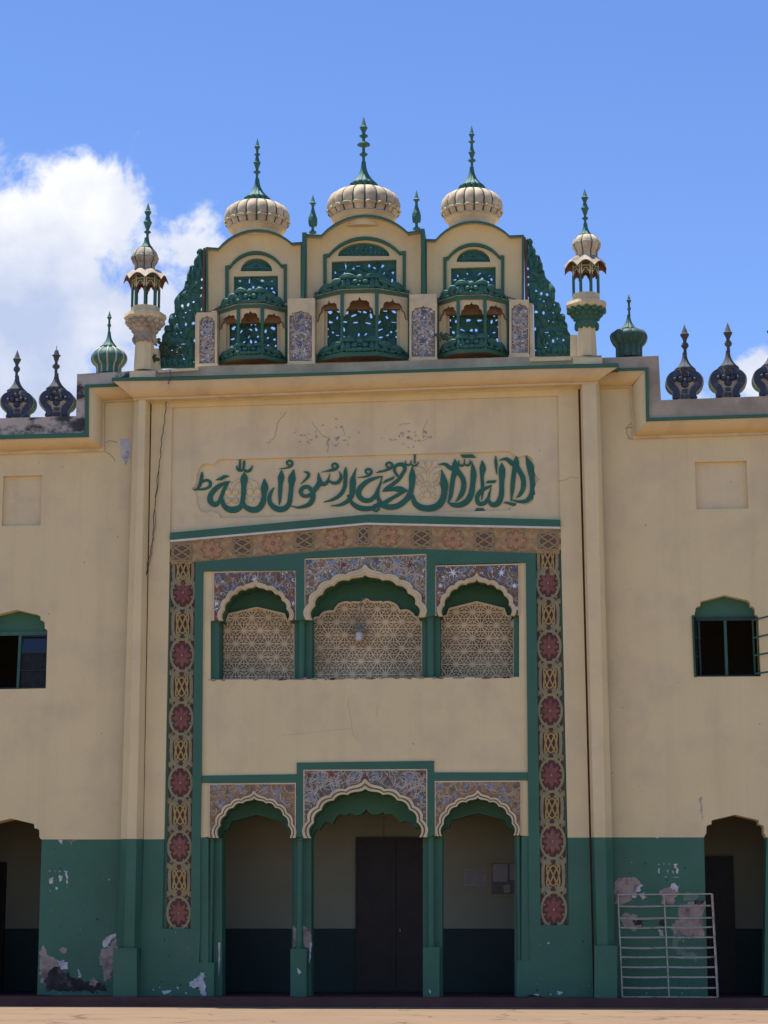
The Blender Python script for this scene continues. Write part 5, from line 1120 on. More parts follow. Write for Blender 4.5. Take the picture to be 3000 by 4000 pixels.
# carved flank scrolls -----------------------------------------------------------------------------
OUT = [(135, 200), (160, 145), (205, 130), (250, 160), (262, 205), (243, 235), (300, 320), (310, 405), (350, 405), (382, 460), (358, 515), (410, 525), (425, 590), (413, 632), (452, 680), (462, 740), (490, 800), (560, 870), (610, 960), (630, 1080), (630, 1178), (690, 1200), (720, 1270), (716, 1380), (770, 1385), (803, 1440), (793, 1500), (835, 1560), (842, 1660), (888, 1740), (892, 1900), (885, 2095), (290, 2100), (276, 1228), (166, 1210), (150, 500)]
HOL = [(178, 632, 13, 20), (185, 770, 14, 16), (190, 900, 13, 22), (315, 997, 24, 22), (403, 1045, 20, 24), (502, 1062, 24, 24), (184, 1125, 8, 26), (376, 1136, 11, 9), (445, 1172, 13, 9), (478, 1252, 9, 9), (618, 1228, 8, 18), (318, 1350, 32, 26), (440, 1370, 22, 34), (595, 1365, 13, 11), (525, 1500, 13, 13), (598, 1520, 9, 8), (300, 1632, 12, 36), (487, 1692, 36, 9), (537, 1748, 9, 9), (598, 1835, 15, 30), (672, 1797, 13, 9), (767, 1818, 13, 22), (478, 1942, 18, 13), (500, 1870, 13, 8), (310, 1990, 8, 12), (860, 1978, 9, 18)]
LEAV = [(150, 560, 200, 150, 70), (215, 420, 215, 190, 60), (260, 440, 250, 250, 60), (240, 640, 170, 400, 80), (300, 640, 320, 430, 70), (330, 600, 370, 440, 50), (350, 700, 400, 540, 60), (380, 800, 180, 680, 90), (350, 780, 440, 690, 60), (330, 830, 180, 860, 70), (450, 960, 430, 820, 90), (250, 1180, 220, 960, 130), (420, 980, 340, 860, 90), (560, 1150, 540, 880, 110), (590, 1100, 560, 880, 70), (330, 1060, 290, 1070, 40), (380, 1360, 330, 1160, 150), (540, 1340, 480, 1120, 110), (560, 1300, 470, 1090, 60), (640, 1400, 670, 1210, 110), (500, 1560, 280, 1400, 90), (440, 1580, 380, 1400, 100), (450, 1560, 580, 1360, 90), (420, 1600, 560, 1470, 70), (400, 1760, 350, 1580, 120), (640, 1500, 560, 1400, 110), (680, 1470, 790, 1400, 90), (690, 1500, 600, 1590, 110), (700, 1500, 830, 1620, 110), (340, 1960, 320, 1640, 90), (620, 1700, 840, 1690, 90), (560, 1660, 640, 1760, 60), (860, 1860, 700, 1700, 90), (870, 2060, 860, 1780, 90), (560, 1830, 430, 1720, 110), (440, 1900, 400, 1800, 70), (600, 2060, 620, 1880, 120), (720, 2060, 660, 1880, 110), (800, 2060, 760, 1860, 100), (450, 2070, 380, 1960, 110), (350, 2080, 320, 1960, 80), (520, 1920, 560, 2040, 90)]
def flank(f):
    o = MB(); YS = 0.30
    s = 1 if f(100, 0)[0] > f(0, 0)[0] else -1
    hs = [ohole(*f(cx, cy), (rx + 5) / 4.254, (ry + 6) / 4.254, cx) for cx, cy, rx, ry in HOL]
    o.prism(smooth([f(*p) for p in OUT[:31]], 3) + [f(*p) for p in OUT[31:]], YS, YS + 0.05, 'carve', holes=hs)
    f0 = len(o.f)
    for (a, bq, c, d, w) in LEAV:
        p, q = f(a, bq), f(c, d); k = S(*p, YS)
        o.leaf(P(*p, YS - .003), P(*q, YS - .003), w / 4.254 * k, 'carve', depth=0.07, bend=.03 * s, n=12)
    for (cx, cy, r) in ((200, 165, 40), (275, 360, 30), (355, 440, 26), (395, 560, 26), (430, 680, 22), (470, 900, 34), (590, 1000, 30), (470, 1130, 34), (700, 1290, 26), (760, 1440, 34), (800, 1610, 34), (600, 1430, 30), (470, 1900, 44), (650, 1690, 30), (840, 1780, 34), (250, 1000, 26)):
        x, y = f(cx, cy); k = S(x, y, YS) / 4.254; o.ell(P(x, y, YS), r * k, .07, r * k, 'carve', seg=9, rings=5)
    o.cut(f0, hs)
    return obj('carved_scroll', o, mosque)
flank(lambda u, v: cN(u, v))
flank(lambda u, v: cO(976 - u, v - 42 + 22 * min(1, v / 1500)))
b = MB(); b.pbox(592, 1361, 618, 1450, 0.0, 0.5, 'trim'); obj('flank_post', b, mosque); b = MB(); b.pbox(2228, 1308, 2256, 1398, 0.0, 0.5, 'trim'); obj('flank_post', b, mosque)

# ------------------------------------------------------------------ domes, finials, minarets
def ribdome(name, ax, prof, Y, n, mbase, parent, lip=None, rot=0.0, dark='gap', amp=0.10):
    "melon dome: n gores parted by dark green grooves"
    o = MB(); sub = 8; nn = n * sub; k = len(prof)
    yr = prof[len(prof) // 2][0]; c = P(ax, yr, Y); vs = []
    for (py, r) in prof:
        z = P(ax, py, Y).z; rr = r * S(ax, py, Y)
        for i in range(nn):
            a = 2 * math.pi * i / nn + rot; ph = (i % sub) / sub
            bulge = 1 - amp * abs(2 * ph - 1) ** 2.5
            vs.append((c.x + rr * bulge * math.sin(a), Y - rr * bulge * math.cos(a), z))
    fs = {mbase: [], dark: []}
    for j in range(k - 1):
        for i in range(nn):
            fs[dark if i % sub in (0, sub - 1) and 0 else mbase].append((j * nn + i, j * nn + (i + 1) % nn, (j + 1) * nn + (i + 1) % nn, (j + 1) * nn + i))
    o.add(vs, fs[mbase], mbase, True)
    o.add(vs[:nn], [tuple(range(nn))], mbase); o.add(vs[-nn:], [tuple(range(nn))], mbase)
    ob = obj(name, o, parent)
    # painted fillets in the grooves and curled lips
    g_ = MB()
    for q in range(n):
        a = 2 * math.pi * q / n + rot; pts = []
        for (py, r) in prof: rr = r * S(ax, py, Y) * (1.012 - amp); pts.append((c.x + rr * math.sin(a), Y - rr * math.cos(a), P(ax, py, Y).z))
        g_.tube(pts, 0.012 if max(p[1] for p in prof) < 60 else 0.022, dark, 6)
    if lip:
        y0, rl = lip
        z = P(ax, y0, Y).z; rr = rl * S(ax, y0, Y)
        for q in range(n):
            a = 2 * math.pi * (q + .5) / n + rot; wdt = rr * math.pi / n * 0.92
            t = Vector((math.cos(a), math.sin(a), 0)); rad = Vector((math.sin(a), -math.cos(a), 0)); cc = Vector((c.x, Y, z)) + rad * rr * 0.985
            up = []; lo = []; ft = []
            for i in range(9):
                s_ = -1 + i / 4; h = math.sqrt(max(0, 1 - s_ * s_))
                up.append(cc + t * (s_ * wdt) + Vector((0, 0, wdt * .50 * h)) + rad * (-.01 * 0)); ft.append(cc + t * (s_ * wdt * .98) + rad * (0.034 * h * rr / .6) + Vector((0, 0, wdt * .22 * h))); lo.append(cc + t * (s_ * wdt * .9) + Vector((0, 0, -wdt * .15)))
            g_.add(up + ft + lo, [(i, i + 1, 10 + i, 9 + i) for i in range(8)], 'greenlip', True); g_.add(up + ft + lo, [(9 + i, 10 + i, 19 + i, 18 + i) for i in range(8)], mbase, True)
    obj('gore_trim', g_, ob)
    return ob
def collar(ax, yt, rt, yb, rb, Y, n, m, parent, rot=0.0, lipm=None):
    "trumpet foot of a finial spreading into petals"
    o = MB(); sub = 6; nn = n * sub; prof = []
    for i in range(9):
        t = i / 8; prof.append((yt + (yb - yt) * t, rt + (rb - rt) * (0.12 * t + 0.88 * t ** 2.6)))
    prof.append((yb + rb * .30, rb * .72))
    c = P(ax, (yt + yb) / 2, Y); vs = []
    for j, (py, r) in enumerate(prof):
        t = min(1, j / 8); z = P(ax, py, Y).z; rr = r * S(ax, py, Y)
        for i in range(nn):
            a = 2 * math.pi * i / nn + rot; ph = (i % sub) / sub; w = abs(2 * ph - 1)
            q = rr * (1 - 0.16 * w ** 2 * (0.4 + t)); dz = 0.035 * w ** 2 * t ** 4 * rb / 50
            vs.append((c.x + q * math.sin(a), Y - q * math.cos(a), z + dz))
    o.add(vs, [(j * nn + i, j * nn + (i + 1) % nn, (j + 1) * nn + (i + 1) % nn, (j + 1) * nn + i) for j in range(9) for i in range(nn)], m, True)
    o.add(vs[-nn:], [tuple(range(nn))], m)
    return obj('collar', o, parent)
def finial(ax, prof, Y, m, parent, n=14, name='finial'):
    o = MB(); o.lathe(ax, prof, Y, m, n=n); return obj(name, o, parent)
def spire(yt, items, yb, sh):
    "profile of a turned spike: list of ('bud'|'disc'|'lotus', y, r)"
    prof = [(yt, .4)]; 
    for kind, y, r in items:
        if kind == 'tip': prof += [(y - r * .25, r * .72), (y, r), (y + r * .35, r * .86), (y + r * 1.1, r * .45), (y + r * 1.6, sh)]
        elif kind == 'bud': prof += [(y - r * 2.2, sh), (y - r * 1.2, r * .45), (y - r * .2, r * .75), (y, r), (y + r * .3, r * .82), (y + r * 1.1, r * .55), (y + r * 1.7, sh)]
        elif kind == 'disc': prof += [(y - r * .5, sh), (y - r * .38, r * .55), (y - r * .05, r), (y + r * .05, r), (y + r * .40, r * .55), (y + r * .5, sh)]
        elif kind == 'lotus': prof += [(y - r * .42, sh), (y - r * .36, r * .45), (y - r * .05, r * .95), (y + r * .12, r), (y + r * .14, r * .75), (y + r * .40, sh * 1.2), (y + r * .46, sh)]
        elif kind == 'ring': prof += [(y - r * .9, sh), (y - r * .5, r * .8), (y, r), (y + r * .5, r * .8), (y + r * .9, sh)]
    prof += [(yb - 2, sh), (yb + 4, sh * 1.3)]
    return prof
YD = 0.75
def big_dome(ax, yw, a, b, ylip, yneck, rneck, ybot, n, rot, col, fin, sh):
    prof = [(yw - b * math.sqrt(1 - q * q), a * q) for q in (.15, .35, .55, .72, .86, .95)] + [(yw, a), (yw + (ylip - yw) * .5, a * .995), (ylip, a * .965), (ylip + 8, a * .93), (ylip + 16, a * .89), (ylip + 22, rneck * 1.02)]
    d = ribdome('dome', ax, prof, YD, n, 'dome', mosque, lip=(ylip, a * .985), rot=rot)
    o = MB(); o.lathe(ax, [(ylip + 20, rneck * .98), (ylip + 24, rneck * 1.01), (yneck, rneck * .97), (yneck + 2, rneck * 1.0), (yneck + 6, rneck * 1.0), (yneck + 8, rneck * .95), (ybot, rneck * .86), (ybot + 30, rneck * .84)], YD, 'trim', n=40, ref=prof[6][0]); obj('dome_neck', o, d)
    collar(ax, col[0], col[1], col[2], col[3], YD, 14, 'carve', d); finial(ax, spire(fin[0], fin[1], col[0], sh), YD, 'carve', d)
    return d
def pv(c, lst): return [(c(0, v)[1], r / 1.659) for v, r in lst]
y_ = lambda v: 400 + v / 1.659
big_dome(1004.5, 843, 128, 54, 875, 896, 112, 915, 18, 0.12, (y_(495), 8, y_(628), 54), (540, [('tip', y_(288), 11.5), ('disc', y_(338), 12), ('bud', y_(392), 15), ('disc', y_(452), 14.5)]), 5)
big_dome(1420.5, 798, 144, 61, 832, 855, 126, 880, 18, 0.12, (y_(385), 8.5, y_(538), 58), (455, [('tip', y_(163), 16), ('disc', y_(218), 17), ('lotus', y_(272), 26), ('disc', y_(338), 16.5)]), 5.8)
big_dome(1843, 801, 121, 57, 835, 854, 106, 876, 18, 0.12, (y_(420), 8, y_(552), 54), (490, [('tip', y_(208), 11.5), ('disc', y_(255), 13), ('bud', y_(325), 14), ('disc', y_(377), 15.5)]), 5)
for ax, vt, vd, vb, vf in ((1222, 598, 655, 770, 838), (1627, 568, 632, 745, 815)):
    pr_ = [(y_(vt), .4), (y_(vd - 8), 9), (y_(vd), 14), (y_(vd + 3), 8), (y_(vd + 22), 5), (y_(vb - 75), 6), (y_(vb - 60), 9), (y_(vb - 25), 15), (y_(vb), 17), (y_(vb + 20), 15), (y_(vb + 38), 7), (y_(vb + 42), 5), (y_(vf - 8), 6), (y_(vf), 14), (y_(vf + 8), 15)]
    t = finial(ax, pr_, 0.45, 'carve', mosque, 16, 'torch_finial')
    lf = MB(); k = S(ax, y_(vb), .45)
    for i in range(6):
        a = i * math.pi / 3; c = P(ax, y_(vb), .45); c.x += math.sin(a) * 14 * k; c.y -= math.cos(a) * 14 * k; lf.ell(c, 5 * k, 5 * k, 22 * k, 'carve', seg=7, rings=6)
    obj('bud_leaf', lf, t)

def minaret(ax, ytab, Y, rot, capm, old):
    """ytab: dict of photo heights; the whole slender turret with its lantern"""
    T = ytab; k0 = S(ax, T['shaft'], Y)
    def octa(mb, prof, m, r0=rot, n=8): return mb.lathe(ax, prof, Y, m, n=n, sm=False, rot=r0, ref=T['ref'])
    sh = MB(); octa(sh, [(T['shaft'], 36), (T['base'], 41)], 'beige'); mo = obj('minaret', sh, mosque)
    cp = MB(); octa(cp, [(T['cap0'], 66), (T['cap0'] + 6, 64), (T['cap1'] - 8, 44), (T['cap1'], 40)], capm, n=16)
    H = T['cap1'] - T['cap0']
    for ring_, (f, r, hgt, wd) in enumerate(((.16, 65, .36, 15), (.45, 53, .36, 13), (.76, 43, .30, 11))):
        nl = 14
        for i in range(nl):
            a = 2 * math.pi * (i + .5 * (ring_ % 2)) / nl; c = P(ax, T['cap0'] + H * f, Y); rr = r * k0; c.x = P(ax, T['ref'], Y).x + rr * math.sin(a); c.y = Y - rr * math.cos(a)
            cp.ell(c, wd * k0, wd * .7 * k0, hgt * H * .5 * k0, capm, seg=7, rings=5); c2 = c + Vector((math.sin(a) * 5 * k0, -math.cos(a) * 5 * k0, hgt * H * .42 * k0)); cp.ell(c2, wd * .55 * k0, wd * .5 * k0, wd * .4 * k0, capm, seg=6, rings=4)
    octa(cp, [(T['cap1'], 43), (T['cap1'] + 4, 45), (T['neck'] - 6, 42), (T['neck'], 40)], capm, n=16)
    for i in range(10):
        a = 2 * math.pi * i / 10; c = P(ax, T['neck'] - 6, Y); c.x = P(ax, T['ref'], Y).x + 40 * k0 * math.sin(a); c.y = Y - 40 * k0 * math.cos(a); cp.ell(c, 11 * k0, 6 * k0, 15 * k0, capm, seg=7, rings=5)
    obj('capital', cp, mo)
    ct = MB(); octa(ct, [(T['cor0'], 62), (T['cor0'] + 1, 80), (T['cor1'] - 8, 84), (T['cor1'], 78), (T['cap0'] + 4, 62)], 'trim'); obj('platform', ct, mo)
    dr_ = MB(); octa(dr_, [(T['drum0'], 56), (T['cor0'] + 2, 57)], 'trim'); obj('platform_drum', dr_, mo)
    R_ = 52
    c0 = P(ax, T['ref'], Y); Zc0, Zc1 = P(ax, T['drum0'], Y).z, P(ax, T['col0'], Y).z; Zl = P(ax, T['lan0'], Y).z
    cl = MB(); pts = []
    for i in range(8):
        a = rot + i * math.pi / 4; pts.append(Vector((c0.x + R_ * k0 * math.sin(a), Y - R_ * k0 * math.cos(a), 0)))
    for p in pts:
        o = MB(); vs = [(p.x + 5.2 * k0 * math.cos(q * math.pi / 4), p.y + 5.2 * k0 * math.sin(q * math.pi / 4), z) for z in (Zc0, Zc1 + .02) for q in range(8)]
        o.add(vs, [(q, (q + 1) % 8, 8 + (q + 1) % 8, 8 + q) for q in range(8)], 'green', True); obj('column', o, mo)
    ln = MB()
    for i in range(8):
        a, c_ = pts[i], pts[(i + 1) % 8]; d = c_ - a; Hh = Zl - Zc1; nr = Vector((d.y, -d.x, 0)).normalized()
        # arch head panel with a foiled opening
        zz = lambda f: Zc1 + Hh * f
        prof = [(0, zz(1)), (1, zz(1)), (1, zz(-.02)), (.86, zz(-.02)), (.82, zz(.18)), (.70, zz(.26)), (.66, zz(.40)), (.5, zz(.50))]
        prof += [(1 - u, z) for u, z in reversed(prof[2:-1])]
        f3 = [a + d * u + Vector((0, 0, z)) + nr * .02 for u, z in prof]; n = len(f3); bk = [p - nr * 0.06 for p in f3]
        tri = tessellate_polygon([[Vector((u * d.length, z, 0)) for u, z in prof]])
        ln.add(f3 + bk, [tuple(x) for x in tri], 'trim'); ln.add(f3 + bk, [tuple(y + n for y in reversed(x)) for x in tri], 'oxide_shade'); ln.add(f3 + bk, [(q, (q + 1) % n, (q + 1) % n + n, q + n) for q in range(n)], 'oxide_shade')
        for u0, u1, f0, f1 in ((.14, .86, .72, .95), (.14, .86, .52, .64)):   # green inlaid fields
            q = [a + d * u + Vector((0, 0, zz(f))) + nr * .026 for u, f in ((u0, f0), (u1, f0), (u1, f1), (u0, f1))]; ln.add(q, [(0, 1, 2, 3)], 'green')
        for sgn in (0, 1):
            q = [a + d * (u if sgn == 0 else 1 - u) + Vector((0, 0, zz(f))) + nr * .026 for u, f in ((.14, .52), (.14, .28), (.24, .32), (.30, .46), (.42, .52))]; ln.add(q, [tuple(range(5))], 'green')
    c_top = [p + Vector((0, 0, Zl)) for p in pts]; ln.add(c_top, [tuple(range(8))], 'oxide_shade'); c_mid = [p * 1.0 + Vector((0, 0, Zc1 + (Zl - Zc1) * .6)) for p in pts]; ln.add(c_mid, [tuple(range(8))], 'oxide_shade')
    obj('lantern', ln, mo)
    # wavy eaves: eight drooping barrel segments
    ev = MB(); Zt = P(ax, T['eav0'], Y).z; Ze = P(ax, T['eav1'], Y).z; Ro = T['eavr'] * k0; Ri = 38 * k0; m8 = 8
    for i in range(8):
        a0, a1 = rot + i * math.pi / 4, rot + (i + 1) * math.pi / 4
        V0 = Vector((math.sin(a0), -math.cos(a0), 0)); V1 = Vector((math.sin(a1), -math.cos(a1), 0)); rows = []
        for j in range(6):
            t = j / 5; rad = Ri + (Ro - Ri) * t; drop = (Zt - Ze) * (0.18 * t + .82 * t ** 2.0)
            row = []
            for q in range(m8 + 1):
                s_ = q / m8; p = (V0 * (1 - s_) + V1 * s_) * rad; hump = math.sin(math.pi * s_) * (Zt - Ze) * .62 * (0.25 + .75 * t)
                row.append(Vector((c0.x + p.x, Y + p.y, Zt - drop - (Zt - Ze) * .30 * t + hump)))
            rows.append(row)
        vs = [v for r_ in rows for v in r_]; w_ = m8 + 1
        fs = [(j * w_ + q, j * w_ + q + 1, (j + 1) * w_ + q + 1, (j + 1) * w_ + q) for j in range(5) for q in range(m8)]
        ev.add(vs, fs, 'oldstone', True); ev.add([v - Vector((0, 0, .03)) for v in vs], [tuple(reversed(f)) for f in fs], 'oxide_shade', True)
        e0 = rows[-1]; ev.add(e0 + [v - Vector((0, 0, .03)) for v in e0], [(q, q + 1, w_ + q + 1, w_ + q) for q in range(m8)], 'oxide_shade')
    obj('eaves', ev, mo)
    D = T['dome']
    dm = ribdome('turret_dome', ax, D, Y, 8, old, mo, lip=T['lip'], rot=rot)
    return mo
def fix_depth(o, mo): o.parent = mo
v4 = lambda v: 780 + v / 4.255
mL = minaret(566, dict(ref=1300, shaft=1330, base=1450, cap0=1256, cap1=1308, neck=1336, cor0=1229, cor1=1252, drum0=v4(1800), col0=v4(1500), lan0=v4(1300), eav0=v4(1195), eav1=v4(1345), eavr=88, lip=(v4(985), 52),
    dome=[(v4(805), 8), (v4(815), 26), (v4(835), 36), (v4(880), 46), (v4(930), 52), (v4(975), 54), (v4(1015), 53), (v4(1050), 49), (v4(1080), 43), (v4(1095), 41), (v4(1220), 41)]), 0.0, R(8), 'oldstone', 'oldstone')
vd = lambda v: 650 + v / 1.659
mR = minaret(2291, dict(ref=1250, shaft=vd(1045), base=1397, cap0=vd(930), cap1=vd(1010), neck=vd(1050), cor0=vd(888), cor1=vd(925), drum0=vd(835), col0=vd(720), lan0=vd(640), eav0=vd(598), eav1=vd(660), eavr=88, lip=(vd(512), 54),
    dome=[(vd(446), 8), (vd(450), 26), (vd(458), 38), (vd(475), 49), (vd(495), 55), (vd(512), 56), (vd(530), 54), (vd(545), 49), (vd(555), 44), (vd(560), 43), (vd(605), 43)]), 0.0, R(22.5), 'green', 'dome')
YM_ = 0.0
collar(573, v4(635), 9, v4(812), 28, YM_, 8, 'greenlip' if 0 else 'carve', mL); finial(577, spire(v4(48), [('tip', v4(205), 14), ('bud', v4(380), 17.5), ('disc', v4(540), 14)], v4(635), 5.2), YM_, 'carve', mL)
collar(2287, vd(370), 8, vd(452), 29, YM_, 8, 'carve', mR); finial(2285, spire(vd(145), [('tip', vd(203), 14), ('bud', vd(272), 16), ('disc', vd(337), 13)], vd(372), 5), YM_, 'carve', mR)

# green melon domes on the stepped blocks
def melon(ax, yw, r, ydr0, rdr, ybase, ycol, rcol, ytr, tip, Y, gro, m):
    bu = (yw - ycol) * 1.02; bl = (ydr0 - yw) * 1.30
    prof = [(yw - bu * math.sqrt(1 - q * q), r * q) for q in (.2, .45, .65, .8, .9, .97)] + [(yw, r)] + [(yw + bl * math.sqrt(1 - q * q), r * q) for q in (.98, .93, .86, .78, .72)] + [(ydr0 + 8, rdr), (ybase, rdr), (ybase + 6, rdr)]
    d = ribdome('green_dome', ax, prof, Y, 12, m, mosque, rot=.1, dark=gro, amp=.05)
    collar(ax, ytr, 6, ycol + 2, rcol, Y, 10, m, d); finial(ax + 1, spire(tip, [('tip', tip + 24, 9.5), ('ring', tip + 56, 8)], ytr, 4.2), Y, m, d)
    return d
melon(426, 1402, 71, 1434, 48, 1457, 1358, 38, 1296, 1215, 0.25, 'mos_line', 'carve')
melon(2456, 1316, 73, 1356, 50, 1394, 1288, 38, 1230, 1150, 0.25, 'gap', 'oldgreen')

# navy onion ornaments on the wing parapets
def onion(ax, yb, sc, Y, broken=False):
    "flat-backed onion slab with navy relief and a turned spike"
    h = [(-.62, 0), (-.62, -.30), (-.80, -.42), (-.97, -.66), (-1.0, -.95), (-.93, -1.18), (-.74, -1.38), (-.50, -1.50), (-.30, -1.56)]
    half = smooth(h, 4)[3:]
    pts = [(ax - .62 * sc, yb + 6)] + [(ax + x * sc, yb + y * sc) for x, y in half]; out = pts + [(2 * ax - x, y) for x, y in reversed(pts)]
    o = MB(); o.prism(out, Y - .13, Y + .13, 'oldstone', side='green'); ob = obj('onion_ornament', o, mosque)
    n = MB(); Yr = Y - .13
    for s in (-1, 1):
        band = [(.26, -1.42, .26), (.60, -1.24, .38), (.76, -.98, .34), (.70, -.72, .32), (.50, -.50, .34), (.42, -.28, .34), (.46, -.08, .36)]
        n.ribbon([(ax + s * x * sc, yb + y * sc, w * sc) for x, y, w in band], Yr - .05, Yr + .02, 'navy', k=4)
        n.ell(P(ax + s * .48 * sc, yb - .06 * sc, Yr), .19 * sc * S(ax, yb, Y), .06, .13 * sc * S(ax, yb, Y), 'navy', seg=8, rings=5)
        n.ell(P(ax + s * .52 * sc, yb - 1.0 * sc, Yr - .05), .10 * sc * S(ax, yb, Y), .04, .14 * sc * S(ax, yb, Y), 'navy', seg=8, rings=5)
    k = S(ax, yb, Y) * sc
    for x, y, r in ((-.25, -1.02, .19), (.25, -1.02, .19), (0, -1.26, .17), (0, -.76, .21)): n.ell(P(ax + x * sc, yb + y * sc, Yr), r * k, .08, r * k * 1.02, 'navy', seg=10, rings=6)
    n.prism([(ax - .13 * sc, yb - .50 * sc), (ax + .13 * sc, yb - .50 * sc), (ax + .15 * sc, yb - .32 * sc), (ax - .15 * sc, yb - .32 * sc)], Yr - .03, Yr + .01, 'navy'); n.prism([(ax - .17 * sc, yb - .24 * sc), (ax + .17 * sc, yb - .24 * sc), (ax + .2 * sc, yb - .03 * sc), (ax - .2 * sc, yb - .03 * sc)], Yr - .03, Yr + .01, 'navy')
    obj('navy_relief', n, ob)
    collar(ax, yb - 2.42 * sc, .11 * sc, yb - 1.50 * sc, .60 * sc, Y, 9, 'purple', ob)
    if broken: pr_ = [(yb - 3.98 * sc, 1.2), (yb - 3.72 * sc, 1.4), (yb - 3.71 * sc, .10 * sc), (yb - 3.45 * sc, .17 * sc), (yb - 3.42 * sc, .26 * sc), (yb - 3.36 * sc, .18 * sc), (yb - 3.15 * sc, .12 * sc), (yb - 3.1 * sc, .085 * sc)] + [(yb - 2.95 * sc, .085 * sc), (yb - 2.86 * sc, .20 * sc), (yb - 2.8 * sc, .215 * sc), (yb - 2.74 * sc, .2 * sc), (yb - 2.64 * sc, .085 * sc), (yb - 2.4 * sc, .085 * sc)]
    else: pr_ = spire(yb - 3.92 * sc, [('tip', yb - 3.38 * sc, .245 * sc), ('ring', yb - 2.80 * sc, .205 * sc)], yb - 2.42 * sc, .085 * sc)
    finial(ax, pr_, Y, 'purple', ob, 12)
    return ob
onion(66, 1630, 67, 0.18); onion(220, 1625, 69, 0.18, True)
onion(2675, 1557, 74, 0.18); onion(2844, 1550, 74, 0.18); onion(3014, 1544, 74, 0.18)
onion(-90, 1635, 67, 0.18); onion(3184, 1538, 74, 0.18)

# ------------------------------------------------------------------ loose things
def seg3(a, b_, n=2): return [a.lerp(b_, i / n) for i in range(n + 1)]
# steel bed grille leaning on the right wing
rk = MB(); Yt, Ybm = 0.12, -0.32
tl, tr, bl, br = cK(443, 1027), cK(1203, 1020), cK(480, 1855), cK(1250, 1857)
def lean(t): return Ybm + (Yt - Ybm) * (1 - t)
def LP(u, t):
    a = lerp2(tl, bl, t); c = lerp2(tr, br, t); p = lerp2(a, c, u); return P(p[0], p[1], lean(t))
rack = thing('bed_frame', (0, 0, 0), 'pale steel bed grille leaning upright against the peeling green wall', 'bed frame')
m = MB(); m.tube([LP(0, i / 8) for i in range(9)], 0.016, 'metal'); m.tube([LP(1, i / 8) for i in range(9)], 0.016, 'metal'); m.tube([LP(i / 8, 0) for i in range(9)], 0.014, 'metal'); m.tube([LP(i / 8, 1) for i in range(9)], 0.012, 'metal')
m.tube([LP(1.012, i / 8) + Vector((0, .03, 0)) for i in range(9)], 0.010, 'metal'); obj('frame', m, rack)
m = MB(); m.tube([LP(.492, i / 8) + Vector((0, .012, 0)) for i in range(9)], 0.014, 'metal'); obj('middle_bar', m, rack)
for t in (0.115, 0.232, 0.322, 0.420, 0.520, 0.612, 0.710, 0.807, 0.912):
    m = MB()
    for x0, x1 in ((0.005, .492), (.492, .995)):
        sg = random.uniform(.002, .010)
        m.tube([LP(x0 + (x1 - x0) * i / 8, t + sg * math.sin(math.pi * i / 8)) + Vector((0, .0, 0)) for i in range(9)], 0.0105, 'metal', 6)
        m.tube([LP(x0 + (x1 - x0) * i / 8, t - .006 + (sg * .4) * math.sin(math.pi * i / 8)) + Vector((0, .035, 0)) for i in range(9)], 0.008, 'metal', 6)
    obj('slat', m, rack)
# loose cable down the left of the front
m = MB(); pts = [(661, 1444), (667, 1470), (660, 1490), (656, 1540), (650, 1580), (642, 1640), (637, 1690), (628, 1745), (625, 1800), (614, 1880), (606, 1960), (600, 2060), (594, 2120), (580, 2200), (566, 2270), (555, 2325)]
sm_ = smooth(pts, 4); m.tube([P(x + 2.2 * math.sin(i * 1.9) + 1.5 * math.sin(i * .7), y, -0.53 if y < 1492 else max(-0.53, -0.53 + (y - 1492) * .008) if y < 1545 else -0.06) for i, (x, y) in enumerate(sm_)], 0.009, 'cable', 6); m.tube([P(x + 3 + 3 * math.sin(i * .9), y, -0.06) for i, (x, y) in enumerate(sm_) if y > 1800], 0.006, 'cable', 6)
tag(obj('cable', m), 'thin dark cable hanging loose down the cream wall beside the left pilaster', 'cable')
# weeds rooted in the masonry
def weed(px, py, Y, n, L, label, seed):
    rs = random.Random(seed); w = MB(); base = P(px, py, Y)
    for i in range(n):
        a = rs.uniform(-1.3, 1.3); l = L * rs.uniform(.5, 1); tip = base + Vector((math.sin(a) * l, rs.uniform(-.12, .05), math.cos(a) * l * .9)); mid = base.lerp(tip, .5) + Vector((0, -.03, .03))
        w.tube([base, mid, tip], .004, 'leaf', 4)
        for q in range(6):
            p = base.lerp(tip, .35 + .13 * q); d = Vector((rs.uniform(-1, 1), rs.uniform(-.4, .2), rs.uniform(-.6, 1))).normalized() * rs.uniform(.04, .09)
            w.leaf(p, p + d, .035, 'leaf', depth=.008, n=3)
    return tag(obj('weed', w), label, 'plant', 'weeds rooted in the masonry')
weed(606, 1412, -0.02, 7, .20, 'small leafy weed growing on the cream post beside the left turret', 3)
weed(640, 1362, 0.22, 8, .26, 'dry weed sprouting from the outer edge of the left carved scroll', 4)
weed(658, 1400, 0.20, 9, .42, 'dark straggly weed hanging over the lower part of the left carved scroll', 6)
weed(1733, 1330, 0.0, 7, .22, 'thin weed growing at the left end of the right balcony', 5)

